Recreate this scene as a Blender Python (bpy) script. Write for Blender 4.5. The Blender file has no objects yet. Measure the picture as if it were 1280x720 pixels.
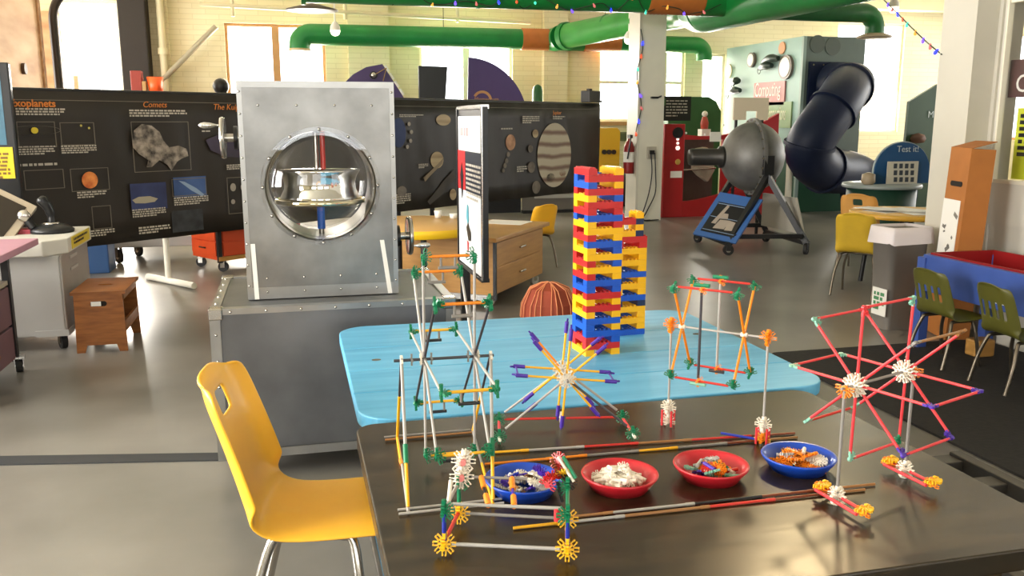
import bpy, bmesh, math, random
from mathutils import Vector, Matrix
random.seed(7)
SC = bpy.context.scene
COL = SC.collection
R = math.radians
# ---------------------------------------------------------------- camera
F_PX, HORIZON, EYE, YAW = 1100.0, 150.0, 1.5, R(14)
PITCH = math.atan((360 - HORIZON) / F_PX)
cam = bpy.data.cameras.new('camera'); camo = bpy.data.objects.new('camera', cam); COL.objects.link(camo)
cam.sensor_fit = 'HORIZONTAL'; cam.sensor_width = 36; cam.lens = F_PX / 1280 * 36
cam.clip_start = 0.05; cam.clip_end = 200
camo.location = (0, 0, EYE); camo.rotation_euler = (math.pi / 2 - PITCH, 0, -YAW)
SC.camera = camo
# ---------------------------------------------------------------- world, exposure
SC.view_settings.view_transform = 'Standard'; SC.view_settings.look = 'None'
SC.view_settings.gamma = 1.0; SC.view_settings.exposure = 0.08
SC.view_settings.use_curve_mapping = False
wd = bpy.data.worlds.new('sky'); SC.world = wd; wd.use_nodes = True
wd.node_tree.nodes['Background'].inputs[0].default_value = (0.92, 0.96, 1.0, 1)
wd.node_tree.nodes['Background'].inputs[1].default_value = 4.0
# ---------------------------------------------------------------- daylight at the windows, plus added fill at the right wall
def daylight(name, loc, rot, sx, sy, power, col=(1, 0.97, 0.92)):
    l = bpy.data.lights.new(name, 'AREA'); l.shape = 'RECTANGLE'; l.size = sx; l.size_y = sy
    l.energy = power; l.color = col
    o = bpy.data.objects.new(name, l); COL.objects.link(o); o.location = loc; o.rotation_euler = rot
    return o
YB = 16.0           # back wall
XL, XR, YF, ZC = -5.4, 14.0, -4.5, 3.9
LEFT_WIN = [(0.3, 3.1), (4.0, 6.8), (7.7, 10.5), (11.4, 14.2)]
FRONT_WIN = [(-4.4, -2.0), (-1.2, 1.2), (2.0, 4.2)]
for a, b in LEFT_WIN:
    daylight('daylight_side', (XL - 0.35, (a + b) / 2, 2.1), (0, R(-90), 0), 2.4, b - a, 640 if a < 1 else 420 if a < 5 else 280)
for a, b in FRONT_WIN:
    daylight('daylight_rear', ((a + b) / 2, YF - 0.35, 2.1), (R(90), 0, 0), b - a, 2.0, 44)
RIGHT_FILL_WIN = [(7.0, 9.4), (10.4, 12.8), (13.4, 15.4)]  # unseen windows added to brighten the right end of the back wall
for a, b in RIGHT_FILL_WIN:
    daylight('fill_light_east', (XR + 0.35, (a + b) / 2, 2.1), (0, R(90), 0), 2.0, b - a, 120)
BACK_WIN = [(-0.98, 0.67, 1.35, 3.1), (2.3, 4.0, 1.45, 3.05), (5.66, 6.44, 1.47, 3.0), (7.0, 7.4, 1.47, 3.0), (10.65, 12.2, 1.26, 3.4), (-3.55, -2.62, 0.3, 3.4), (7.75, 8.25, 0.6, 2.75), (8.55, 9.3, 0.6, 2.75)]
for a, b, c, d in BACK_WIN:
    daylight('daylight_back', ((a + b) / 2, YB + 0.55, (c + d) / 2), (R(-90), 0, 0), b - a, d - c, 150 * (b - a) * (d - c), (1, 0.93, 0.8))

# ---------------------------------------------------------------- picture rays -> points of the room
def ray(u, v):
    x = (u - 640) / F_PX; y = -(v - 360) / F_PX
    fy = math.cos(PITCH) + y * math.sin(PITCH); fz = -math.sin(PITCH) + y * math.cos(PITCH)
    c, s = math.cos(YAW), math.sin(YAW)
    return Vector((x * c + fy * s, -x * s + fy * c, fz))
O_ = Vector((0, 0, EYE))
def pz(u, v, z=0.0):
    r = ray(u, v); return O_ + r * ((z - EYE) / r.z)
def py(u, v, Y):
    r = ray(u, v); return O_ + r * (Y / r.y)
def px(u, v, X):
    r = ray(u, v); return O_ + r * (X / r.x)

# ---------------------------------------------------------------- materials
def lin(h):
    h = h.lstrip('#'); out = []
    for i in (0, 2, 4):
        c = int(h[i:i + 2], 16) / 255
        out.append(c / 12.92 if c <= 0.04045 else ((c + 0.055) / 1.055) ** 2.4)
    return (*out, 1)
MATS = {}
def mat(name, hexc, rough=0.5, metal=0.0, var=0.0, scale=8.0, bump=0.0, emit=0.0, stretch=None, hex2=None, spec=None, coat=0.0, detail=5.0, trans=0.0):
    if name in MATS: return MATS[name]
    m = bpy.data.materials.new(name); m.use_nodes = True; MATS[name] = m
    nt = m.node_tree; b = nt.nodes['Principled BSDF']; col = lin(hexc)
    b.inputs['Base Color'].default_value = col; b.inputs['Roughness'].default_value = rough; b.inputs['Metallic'].default_value = metal
    if spec is not None: b.inputs['Specular IOR Level'].default_value = spec
    if coat: b.inputs['Coat Weight'].default_value = coat; b.inputs['Coat Roughness'].default_value = 0.12
    if trans: b.inputs['Transmission Weight'].default_value = trans
    if emit:
        b.inputs['Emission Color'].default_value = col; b.inputs['Emission Strength'].default_value = emit
    if var or hex2 or bump:
        tc = nt.nodes.new('ShaderNodeTexCoord'); mp = nt.nodes.new('ShaderNodeMapping'); n = nt.nodes.new('ShaderNodeTexNoise')
        nt.links.new(tc.outputs['Object'], mp.inputs[0]); nt.links.new(mp.outputs[0], n.inputs[0])
        if stretch: mp.inputs['Scale'].default_value = stretch
        n.inputs['Scale'].default_value = scale; n.inputs['Detail'].default_value = detail
        rp = nt.nodes.new('ShaderNodeValToRGB'); nt.links.new(n.outputs['Fac'], rp.inputs[0])
        rp.color_ramp.elements[0].position = 0.32; rp.color_ramp.elements[1].position = 0.68
        c1 = col if hex2 else tuple(x * (1 - var) for x in col[:3]) + (1,)
        c2 = lin(hex2) if hex2 else tuple(min(1, x * (1 + var)) for x in col[:3]) + (1,)
        rp.color_ramp.elements[0].color = c1; rp.color_ramp.elements[1].color = c2
        nt.links.new(rp.outputs[0], b.inputs['Base Color'])
        if bump:
            bp = nt.nodes.new('ShaderNodeBump'); bp.inputs['Strength'].default_value = bump; bp.inputs['Distance'].default_value = 0.01
            nt.links.new(n.outputs['Fac'], bp.inputs['Height']); nt.links.new(bp.outputs[0], b.inputs['Normal'])
    return m
def glass_mat(name, tint=(1, 1, 1, 1), mix=0.04, rough=0.0):
    if name in MATS: return MATS[name]
    m = bpy.data.materials.new(name); m.use_nodes = True; MATS[name] = m
    nt = m.node_tree; nt.nodes.remove(nt.nodes['Principled BSDF'])
    t = nt.nodes.new('ShaderNodeBsdfTransparent'); g = nt.nodes.new('ShaderNodeBsdfGlossy'); x = nt.nodes.new('ShaderNodeMixShader')
    t.inputs[0].default_value = tint; g.inputs['Roughness'].default_value = rough
    lw = nt.nodes.new('ShaderNodeLayerWeight'); lw.inputs[0].default_value = 0.5
    pw = nt.nodes.new('ShaderNodeMath'); pw.operation = 'POWER'; pw.inputs[1].default_value = 4.0
    mu = nt.nodes.new('ShaderNodeMath'); mu.operation = 'MULTIPLY_ADD'; mu.inputs[1].default_value = 0.6; mu.inputs[2].default_value = mix; mu.use_clamp = True
    nt.links.new(lw.outputs['Facing'], pw.inputs[0]); nt.links.new(pw.outputs[0], mu.inputs[0]); nt.links.new(mu.outputs[0], x.inputs[0])
    nt.links.new(t.outputs[0], x.inputs[1]); nt.links.new(g.outputs[0], x.inputs[2])
    nt.links.new(x.outputs[0], nt.nodes['Material Output'].inputs[0])
    return m
def brick_mat(name, h1, h2, mortar, bw=0.42, bh=0.085, rough=0.8):
    m = bpy.data.materials.new(name); m.use_nodes = True; MATS[name] = m
    nt = m.node_tree; b = nt.nodes['Principled BSDF']; b.inputs['Roughness'].default_value = rough
    tc = nt.nodes.new('ShaderNodeTexCoord'); mp = nt.nodes.new('ShaderNodeMapping'); mp.inputs['Rotation'].default_value = (R(90), 0, 0)
    k = nt.nodes.new('ShaderNodeTexBrick'); k.inputs['Color1'].default_value = lin(h1); k.inputs['Color2'].default_value = lin(h2); k.inputs['Mortar'].default_value = lin(mortar)
    k.inputs['Scale'].default_value = 1.0; k.inputs['Brick Width'].default_value = bw; k.inputs['Row Height'].default_value = bh; k.inputs['Mortar Size'].default_value = 0.006
    nt.links.new(tc.outputs['Object'], mp.inputs[0]); nt.links.new(mp.outputs[0], k.inputs[0]); nt.links.new(k.outputs[0], b.inputs['Base Color'])
    bp = nt.nodes.new('ShaderNodeBump'); bp.inputs['Strength'].default_value = 0.25; bp.invert = True
    nt.links.new(k.outputs['Fac'], bp.inputs['Height']); nt.links.new(bp.outputs[0], b.inputs['Normal'])
    return m
M_ALU = mat('brushed_aluminium', '#83827f', 0.36, 1.0, 0.26, 4.5, 0.02, detail=8)
M_ALU2 = mat('aluminium_edge', '#9b9a97', 0.34, 1.0, 0.1, 6)
M_STEEL = mat('dark_steel_sheet', '#6d6e70', 0.42, 0.9, 0.25, 3.0, 0.02, detail=8)
M_CHROME = mat('chrome', '#e2e2e2', 0.06, 1.0)
M_CHROME2 = mat('worn_chrome', '#b8b4ae', 0.22, 1.0)
M_BLACK = mat('black_metal', '#17171a', 0.4)
M_BLACKP = mat('black_plastic', '#101114', 0.35)
M_RUB = mat('rubber', '#1b1b1c', 0.7)
M_WHITE = mat('white_paint', '#c6c1b3', 0.5, var=0.03, scale=3)
M_WHITEP = mat('white_plastic', '#e8e6df', 0.35)
M_PAPER = mat('paper', '#ece9e2', 0.8)
M_CREAM = mat('cream_paint', '#d3c9a6', 0.7, var=0.05, scale=2)
M_GREEN = mat('duct_green', '#127a35', 0.38, var=0.12, scale=3)
M_TAPE = mat('duct_orange', '#b4682c', 0.5, var=0.1, scale=6)
M_YEL = mat('chair_yellow', '#fab92c', 0.4, var=0.04, scale=5, coat=0.1)
M_NAVY = mat('slide_navy', '#131d38', 0.5, spec=0.3)
M_RED = mat('exhibit_red', '#a81c1f', 0.45, var=0.06, scale=4)
M_WOOD = mat('stool_wood', '#7c4714', 0.4, stretch=(2, 2, 14), scale=3, hex2='#a0622a', bump=0.03)
M_TAN = mat('maple_laminate', '#a87a3c', 0.4, stretch=(1, 1, 9), scale=3, hex2='#bd8c49')
M_PLY = mat('plywood', '#b98a62', 0.7, stretch=(1, 0.6, 2.5), scale=1.6, hex2='#dcb68c', bump=0.05)
M_GLASS = glass_mat('window_glass')
M_CLEAR = glass_mat('clear_dome', (0.985, 0.985, 0.99, 1), 0.05)

# ---------------------------------------------------------------- mesh building
class MB:
    def __init__(s): s.v = []; s.f = []; s.sm = []
    def add(s, vs, fs, smooth=False):
        o = len(s.v); s.v += [Vector(p) for p in vs]
        for f in fs: s.f.append([i + o for i in f]); s.sm.append(smooth)
        return s
    def box(s, c, d, rot=None):
        c = Vector(c); h = Vector(d) / 2
        vs = [Vector((x * h.x, y * h.y, z * h.z)) for x in (-1, 1) for y in (-1, 1) for z in (-1, 1)]
        if rot is not None:
            m = rot if isinstance(rot, Matrix) else Matrix.Rotation(rot, 3, 'Z')
            vs = [m @ p for p in vs]
        return s.add([c + p for p in vs], [(0, 1, 3, 2), (4, 6, 7, 5), (0, 4, 5, 1), (2, 3, 7, 6), (0, 2, 6, 4), (1, 5, 7, 3)])
    def bb(s, x0, x1, y0, y1, z0, z1): return s.box(((x0 + x1) / 2, (y0 + y1) / 2, (z0 + z1) / 2), (abs(x1 - x0), abs(y1 - y0), abs(z1 - z0)))
    def cyl(s, p, q, r, r2=None, n=12, smooth=True, caps=True):
        p = Vector(p); q = Vector(q); r2 = r if r2 is None else r2
        d = (q - p).normalized(); a = d.orthogonal().normalized(); b = d.cross(a)
        vs = []
        for c, rr in ((p, r), (q, r2)):
            for i in range(n):
                t = 2 * math.pi * i / n; vs.append(c + (a * math.cos(t) + b * math.sin(t)) * rr)
        s.add(vs, [(i, (i + 1) % n, n + (i + 1) % n, n + i) for i in range(n)], smooth)
        if caps:
            s.add(vs[:n], [tuple(reversed(range(n)))]); s.add(vs[n:], [tuple(range(n))])
        return s
    def tube(s, pts, r, n=10, caps=True, flat=None):
        pts = [Vector(p) for p in pts]; rs = r if isinstance(r, (list, tuple)) else [r] * len(pts)
        vs = []; a = None
        for i, p in enumerate(pts):
            d = (pts[min(i + 1, len(pts) - 1)] - pts[max(i - 1, 0)]).normalized()
            a = d.orthogonal().normalized() if a is None else (a - d * a.dot(d)).normalized()
            b = d.cross(a)
            for k in range(n):
                t = 2 * math.pi * k / n; vs.append(p + (a * math.cos(t) + b * math.sin(t)) * rs[i])
        fs = [(i * n + k, i * n + (k + 1) % n, (i + 1) * n + (k + 1) % n, (i + 1) * n + k) for i in range(len(pts) - 1) for k in range(n)]
        s.add(vs, fs, True)
        if caps: s.add(vs[:n], [tuple(reversed(range(n)))]); s.add(vs[-n:], [tuple(range(n))])
        return s
    def lathe(s, prof, c=(0, 0, 0), n=32, axis='Z', smooth=True, close=False):
        c = Vector(c); vs = []
        for r, z in prof:
            for k in range(n):
                t = 2 * math.pi * k / n; p = Vector((r * math.cos(t), r * math.sin(t), z))
                if axis == 'Y': p = Vector((p.x, p.z, p.y))
                if axis == 'X': p = Vector((p.z, p.x, p.y))
                vs.append(c + p)
        m = len(prof)
        fs = [(i * n + k, i * n + (k + 1) % n, ((i + 1) % m) * n + (k + 1) % n, ((i + 1) % m) * n + k) for i in range(m if close else m - 1) for k in range(n)]
        return s.add(vs, fs, smooth)
    def prism(s, poly, t0, t1, plane='XZ', c=(0, 0, 0)):
        # poly: 2-D outline; extruded along the remaining axis from t0 to t1
        c = Vector(c)
        def P(a, b, t): return c + (Vector((a, t, b)) if plane == 'XZ' else Vector((a, b, t)) if plane == 'XY' else Vector((t, a, b)))
        n = len(poly); vs = [P(a, b, t0) for a, b in poly] + [P(a, b, t1) for a, b in poly]
        return s.add(vs, [tuple(range(n)), tuple(reversed(range(n, 2 * n)))] + [(i, n + i, n + (i + 1) % n, (i + 1) % n) for i in range(n)])
    def sphere(s, c, r, n=12, m=8, sc=(1, 1, 1)):
        pr = [(max(1e-5, math.sin(math.pi * i / m)) * r, -math.cos(math.pi * i / m) * r) for i in range(m + 1)]
        o = len(s.v); s.lathe(pr, (0, 0, 0), n)
        for i in range(o, len(s.v)): p = s.v[i]; s.v[i] = Vector(c) + Vector((p.x * sc[0], p.y * sc[1], p.z * sc[2]))
        return s
    def xf(s, M):
        s.v = [M @ p for p in s.v]; return s
    def mesh(s, name, m):
        me = bpy.data.meshes.new(name); me.from_pydata([tuple(p) for p in s.v], [], s.f)
        me.polygons.foreach_set('use_smooth', s.sm); me.materials.append(m)
        b = bmesh.new(); b.from_mesh(me); bmesh.ops.recalc_face_normals(b, faces=b.faces); b.to_mesh(me); b.free()
        me.update(); return me
    def build(s, name, m, parent=None, local=False, bevel=0.0, sub=0, kind=None):
        if parent is not None and not local:
            off = Vector((0, 0, 0)); p = parent
            while p is not None: off += p.location; p = p.parent
            s.v = [p - off for p in s.v]
        o = bpy.data.objects.new(name, s.mesh(name, m)); COL.objects.link(o)
        if parent is not None: o.parent = parent
        if bevel:
            md = o.modifiers.new('bevel', 'BEVEL'); md.width = bevel; md.segments = 2; md.limit_method = 'ANGLE'
        if sub:
            md = o.modifiers.new('sub', 'SUBSURF'); md.levels = sub; md.render_levels = sub
        if kind: o['kind'] = kind
        return o
def tag(o, label, cat, group=None):
    o['label'] = label; o['category'] = cat
    if group: o['group'] = group
    return o
def thing(name, label, cat, loc=(0, 0, 0), rz=0.0, group=None):
    o = bpy.data.objects.new(name, None); COL.objects.link(o); o.location = loc; o.rotation_euler = (0, 0, rz); o.empty_display_size = 0.1
    return tag(o, label, cat, group)
def struct(o): o['kind'] = 'structure'; return o
def copy_tree(o, parent=None):
    c = o.copy(); COL.objects.link(c); c.parent = parent
    for ch in list(o.children): copy_tree(ch, c)
    return c
def text(name, body, m, parent, loc, size, rot=(R(90), 0, 0), align='LEFT', ext=0.001, shear=0.0, bold=0.0):
    cu = bpy.data.curves.new(name, 'FONT'); cu.body = body; cu.size = size; cu.extrude = ext; cu.align_x = align; cu.shear = shear; cu.offset = bold
    cu.materials.append(m); cu.resolution_u = 3
    o = bpy.data.objects.new(name, cu); COL.objects.link(o); o.parent = parent; o.location = loc; o.rotation_euler = rot
    return o
def words(x0, z0, w, h, rows, y, seed=1, fill=0.62):
    # rows of short printed dashes, on a plane facing -y
    rnd = random.Random(seed); b = MB(); rh = h / rows
    for i in range(rows):
        z = z0 - i * rh; x = x0; end = x0 + w * (1 if i < rows - 1 else rnd.uniform(0.5, 0.9))
        while x < end - 0.01:
            L = min(end - x, rnd.uniform(0.6, 2.2) * rh)
            b.add([(x, y, z), (x + L, y, z), (x + L, y, z - rh * fill), (x, y, z - rh * fill)], [(0, 1, 2, 3)]); x += L + rh * 0.35
    return b
def rrect(w, d, r, n=6, cx=0, cy=0):
    pts = []
    for sx, sy, a0 in ((1, 1, 0), (-1, 1, 90), (-1, -1, 180), (1, -1, 270)):
        for i in range(n + 1):
            a = R(a0 + 90 * i / n); pts.append((cx + sx * (w / 2 - r) + r * math.cos(a), cy + sy * (d / 2 - r) + r * math.sin(a)))
    return pts
def bez(pts, n=8):
    # smooth path through points (Catmull-Rom)
    P = [Vector(p) for p in pts]; P = [P[0] * 2 - P[1]] + P + [P[-1] * 2 - P[-2]]; out = []
    for i in range(1, len(P) - 2):
        for k in range(n):
            t = k / n; a, b, c, d = P[i - 1:i + 3]
            out.append(0.5 * ((2 * b) + (c - a) * t + (2 * a - 5 * b + 4 * c - d) * t * t + (3 * b - a - 3 * c + d) * t ** 3))
    out.append(P[-2]); return out

# ================================================================= the room
fm = mat('polished_concrete', '#636059', 0.29, var=0.0, scale=0.9, hex2='#87837c', detail=9)
struct(MB().bb(XL, XR, YF, YB, -0.12, 0).build('floor', fm))
struct(MB().bb(XL, XR, YF, YB, ZC, ZC + 0.12).build('ceiling', mat('ceiling_paint', '#d8d2bc', 0.85, var=0.04, scale=1.5)))
M_BRICK = brick_mat('painted_brick', '#e4dab8', '#e0d5b0', '#d5caa4')
def holed_wall(axis, at, thick, a0, a1, holes, m, name):
    b = MB(); cuts = sorted({a0, a1, *[h[0] for h in holes], *[h[1] for h in holes]})
    for p, q in zip(cuts, cuts[1:]):
        mid = (p + q) / 2; hs = sorted([(h[2], h[3]) for h in holes if h[0] < mid < h[1]]); z = 0
        for lo, hi in hs + [(ZC, ZC)]:
            if lo - z > 1e-4:
                if axis == 'X': b.bb(p, q, at, at + thick, z, lo)
                else: b.bb(at, at + thick, p, q, z, lo)
            z = hi
    return struct(b.build(name, m))
holed_wall('X', YB, 0.3, XL, XR, BACK_WIN, M_BRICK, 'wall_back')
holed_wall('Y', XL - 0.3, 0.3, YF, YB, [(a, b, 0.9, 3.3) for a, b in LEFT_WIN], M_CREAM, 'wall_left')
holed_wall('X', YF - 0.3, 0.3, XL, XR, [(a, b, 1.1, 3.1) for a, b in FRONT_WIN], M_CREAM, 'wall_front')
holed_wall('Y', XR, 0.3, YF, YB, [(a, b, 1.1, 3.1) for a, b in RIGHT_FILL_WIN], M_CREAM, 'wall_right')
for i, (a, bb_) in enumerate(RIGHT_FILL_WIN):  # frames and panes of the added fill windows, out of view
    w = bpy.data.objects.new('window_%d' % (40 + i), None); COL.objects.link(w); struct(w); w.location = (XR, (a + bb_) / 2, 1.1)
    MB().bb(XR + .1, XR + .2, a, a + .06, 1.1, 3.1).bb(XR + .1, XR + .2, bb_ - .06, bb_, 1.1, 3.1).bb(XR + .1, XR + .2, a + .06, bb_ - .06, 1.1, 1.16).build('window_frame', mat('fill_window_frame', '#b98b5c', .6), w)
    MB().bb(XR + .15, XR + .155, a, bb_, 1.1, 3.1).build('pane', M_GLASS, w)
M_FRAME = mat('window_frame_wood', '#b98b5c', 0.6, var=0.08, scale=5)
M_FRAMEW = mat('window_frame_white', '#e6e0cc', 0.6)
def window(n, x0, x1, z0, z1, parts=1, bars=(), fm=M_FRAMEW, sill=True):
    w = bpy.data.objects.new('window_%d' % n, None); COL.objects.link(w); w.location = ((x0 + x1) / 2, YB, z0); struct(w)
    t = 0.05; y0, y1 = YB + 0.06, YB + 0.16
    f = MB().bb(x0, x0 + t, y0, y1, z0, z1).bb(x1 - t, x1, y0, y1, z0, z1).bb(x0 + t, x1 - t, y0, y1, z0, z0 + t).bb(x0 + t, x1 - t, y0, y1, z1 - t, z1)
    f.build('window_frame', fm, w)
    for k in range(1, parts):
        x = x0 + (x1 - x0) * k / parts; MB().bb(x - 0.06, x + 0.06, y0 - 0.02, y1, z0 + t, z1 - t).build('mullion', fm, w)
    for z in bars: MB().bb(x0 + t, x1 - t, y0, y1 - 0.03, z - 0.025, z + 0.025).build('sash_bar', fm, w)
    for k in range(parts):
        a = x0 + (x1 - x0) * k / parts; b = x0 + (x1 - x0) * (k + 1) / parts
        MB().bb(a + 0.05, b - 0.05, YB + 0.1, YB + 0.106, z0 + t, z1 - t).build('pane', M_GLASS, w)
    if sill: MB().bb(x0 - 0.08, x1 + 0.08, YB - 0.1, YB + 0.06, z0 - 0.07, z0).build('sill', M_FRAME, w)
    return w
window(1, *BACK_WIN[0], parts=2, bars=(1.75,), fm=M_FRAME)
window(2, *BACK_WIN[1], parts=2, bars=(1.72,))
window(3, *BACK_WIN[2], bars=(2.2,))
window(4, *BACK_WIN[3], bars=(2.2,))
w5 = window(5, *BACK_WIN[4], parts=1, sill=False)
b = MB()
for k in range(24):
    z = 1.3 + k * 0.034; b.box((11.42, YB + 0.03, z), (1.46, 0.03, 0.004), Matrix.Rotation(R(35), 3, 'X'))
b.build('blind', mat('blind_slats', '#efe6c4', 0.6), w5, kind='stuff')
window(6, *BACK_WIN[5], parts=1, sill=False)
window(7, *BACK_WIN[6], parts=1, sill=False); window(8, *BACK_WIN[7], parts=1, bars=(1.7,), sill=False)
# plain windows of the walls outside the picture
for i, (a, bb_) in enumerate(LEFT_WIN):
    w = bpy.data.objects.new('window_%d' % (20 + i), None); COL.objects.link(w); struct(w); w.location = (XL, (a + bb_) / 2, 0.9)
    f = MB()
    for y in (a, (a + bb_) / 2 - 0.03, bb_ - 0.06): f.bb(XL - 0.2, XL - 0.1, y, y + 0.06, 0.9, 3.3)
    f.bb(XL - 0.2, XL - 0.1, a, bb_, 0.9, 0.96).bb(XL - 0.2, XL - 0.1, a, bb_, 3.24, 3.3).build('window_frame', M_FRAME, w)
    MB().bb(XL - 0.15, XL - 0.145, a, bb_, 0.9, 3.3).build('pane', M_GLASS, w)
for i, (a, bb_) in enumerate(FRONT_WIN):
    w = bpy.data.objects.new('window_%d' % (30 + i), None); COL.objects.link(w); struct(w); w.location = ((a + bb_) / 2, YF, 1.1)
    f = MB()
    for x in (a, bb_ - 0.06): f.bb(x, x + 0.06, YF - 0.2, YF - 0.1, 1.1, 3.1)
    f.build('window_frame', M_FRAME, w)
    MB().bb(a, bb_, YF - 0.15, YF - 0.145, 1.1, 3.1).build('pane', M_GLASS, w)
# ceiling beams and wall pilasters
struct(MB().bb(XL, XR, 15.55, 15.85, 3.62, ZC).build('trim_1', M_CREAM))
struct(MB().bb(1.05, 1.75, YB - 0.16, YB, 0, 3.62).bb(4.55, 5.0, YB - 0.16, YB, 0, 3.62).bb(-2.0, -1.85, YB - 0.12, YB, 0, 3.62).build('trim_2', M_BRICK))
# middle post with boarded faces
colm = struct(MB().bb(5.05, 5.44, 12.45, 12.85, 0, ZC).build('column', mat('post_white', '#d3cfbf', 0.6, var=0.04, scale=3)))
MB().bb(5.02, 5.055, 12.44, 12.86, 0, ZC).build('trim_board', M_WHITE, colm)
# partition with the panelled door on the near right, ending in a pilaster
XW = 4.75
DY0, DY1 = 3.75, 5.24
part = struct(MB().bb(XW, XW + 0.18, YF, DY0, 0, ZC).bb(XW, XW + 0.18, DY1, 5.6, 0, ZC).bb(XW, XW + 0.18, DY0, DY1, 2.5, ZC).build('wall_side', M_WHITE))
struct(MB().bb(4.57, XW, 5.27, 5.6, 0, ZC).build('wall_pilaster', M_WHITE))
struct(MB().bb(XW - 0.02, XW, YF, DY0, 0, 0.14).build('baseboard_side', M_WHITE))
d = bpy.data.objects.new('door_1', None); COL.objects.link(d); d.location = (XW, 4.5, 0); struct(d)
M_DOOR = mat('door_white', '#d2cec2', 0.45)
xa, xb_ = XW + 0.02, XW + 0.07; g0, g1 = DY0 + .12, DY1 - .03
for y, yw in ((DY0, .12), (g1, .03)): MB().bb(xa, xb_, y, y + yw, 0.005, 2.5).build('stile', M_DOOR, d)
for z0, z1 in ((0.005, 0.2), (0.78, 1.07), (2.3, 2.5)): MB().bb(xa, xb_, g0, g1, z0, z1).build('rail', M_DOOR, d)
MB().bb(xa + .018, xb_ - .01, g0, g1, 0.2, 0.78).build('lower_panel', M_DOOR, d)
fr = MB()
for y0, y1, z0, z1 in ((g1 - .014, g1, 1.07, 2.3), (g0, g0 + .025, 1.07, 2.3), (g0 + .025, g1 - .025, 1.07, 1.095), (g0 + .025, g1 - .025, 2.275, 2.3)): fr.bb(xa - .012, xb_ - .02, y0, y1, z0, z1)
fr.build('glazing_frame', M_FRAMEW, d)
MB().bb(xa + .02, xa + .025, g0 + .025, g1 - .025, 1.095, 2.275).build('pane', M_GLASS, d)
# things hung behind the door glass
q = px(1268.5, 118, XW + 0.1); q2 = px(1266, 75, XW + 0.1)
s = thing('open_sign', 'dark maroon door sign with white capital letters behind the glass', 'sign', (XW + 0.1, q.y - .3, q.z - .03))
MB().bb(XW + .098, XW + .108, q.y - .62, q.y + .06, q.z - .02, q2.z).build('board', mat('maroon_board', '#4d2a2a', 0.5), s)
text('lettering', 'OPEN', M_WHITEP, s, (-0.004, .3, .045), 0.17, (R(90), 0, R(-90)))
s = thing('door_notice', 'yellow-green paper notice taped inside the door glass', 'notice', (XW + 0.09, q.y - .2, 1.1)); q3 = px(1273, 135, XW + .09)
MB().bb(XW + .088, XW + .092, q3.y - .3, q3.y, 1.1, q3.z).build('sheet', mat('lime_paper', '#c9d12e', 0.7), s)
words(0, 0, 0.24, 0.3, 7, 0, 3).xf(Matrix.Translation((XW + 0.086, q3.y - .03, q3.z - .04)) @ Matrix.Rotation(R(-90), 4, 'Z')).build('lettering', M_BLACK, s)
b = MB()
for k in range(26): b.box((XW + .13, 4.5, q2.z + .03 + k * .022), (.02, 1.25, .003), Matrix.Rotation(R(30), 3, 'Y'))
b.build('door_blind', mat('blind_cream', '#d9cda4', .6), d, kind='stuff')

# ================================================================= the far part of the hall
# ---- green air ducts under the ceiling
def ring(b, c, d, r, w=0.03):
    d = Vector(d).normalized(); c = Vector(c); return b.cyl(c - d * w / 2, c + d * w / 2, r, n=28)
def corrug(p, q, r, n, amp=0.006, seg=28):
    p = Vector(p); q = Vector(q); pts = []; rs = []
    for i in range(n * 2 + 1): pts.append(p.lerp(q, i / (n * 2))); rs.append(r + (amp if i % 2 else 0))
    return MB().tube(pts, rs, seg)
def elbow(c0, d0, d1, rad, r, n=10, seg=28):
    # quarter bend that starts at c0 along d0 and leaves along d1
    c0 = Vector(c0); d0 = Vector(d0).normalized(); d1 = Vector(d1).normalized(); pts = []
    for i in range(n + 1):
        a = math.pi / 2 * i / n; pts.append(c0 + d0 * (rad * math.sin(a)) + d1 * (rad * (1 - math.cos(a))))
    return pts
Z1 = 2.98
t = thing('air_duct', 'long green duct hung with a string of coloured bulbs', 'duct', (2.5, 10.45, Z1))
MB().tube([(0.2, 10.45, Z1), (4.28, 10.45, Z1)], 0.2, 28).build('duct_pipe', M_GREEN, t)
b = MB(); ring(b, (0.22, 10.45, Z1), (1, 0, 0), 0.225, 0.05); ring(b, (2.2, 10.45, Z1), (1, 0, 0), 0.207); b.build('joint_ring', M_GREEN, t)
corrug((4.28, 10.45, Z1), (5.0, 10.45, Z1), 0.208, 14).build('tape_collar', M_TAPE, t)
b = MB()
for x in (0.9, 3.2): b.cyl((x, 10.45, Z1 + 0.18), (x, 10.45, ZC), 0.006, n=6)
b.build('hanger_rod', M_BLACK, t)
t = thing('air_duct', 'wide green trunk duct running overhead towards the viewer', 'duct', (5.5, 10, Z1 - 0.02))
corrug((5.52, 11.3, Z1 - 0.02), (5.68, 6.2, Z1 - 0.02), 0.3, 40, 0.004).build('duct_pipe', M_GREEN, t)
b = MB().tube([(5.52, 11.3, Z1 - 0.02), (5.56, 11.6, Z1), (5.68, 11.95, Z1 + 0.03), (5.76, 12.3, Z1 + 0.06)], [0.3, 0.295, 0.27, 0.215], 28); b.build('reducer', M_GREEN, t)
MB().tube([(5.0, 10.45, Z1), (5.42, 10.45, Z1)], 0.215, 28).build('inlet_stub', M_GREEN, t)
t = thing('air_duct', 'light green slanting duct between the trunk duct and the far wall duct', 'duct', (4.9, 13.6, Z1 - 0.05))
MB().tube(bez([(5.76, 12.3, Z1 + 0.06), (5.78, 12.75, Z1 + 0.08), (5.6, 13.25, Z1 + 0.07), (4.62, 14.95, 2.9)], 6), 0.205, 28).build('duct_pipe', mat('duct_green_light', '#3f9a44', 0.33, var=0.1, scale=3), t)
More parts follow.
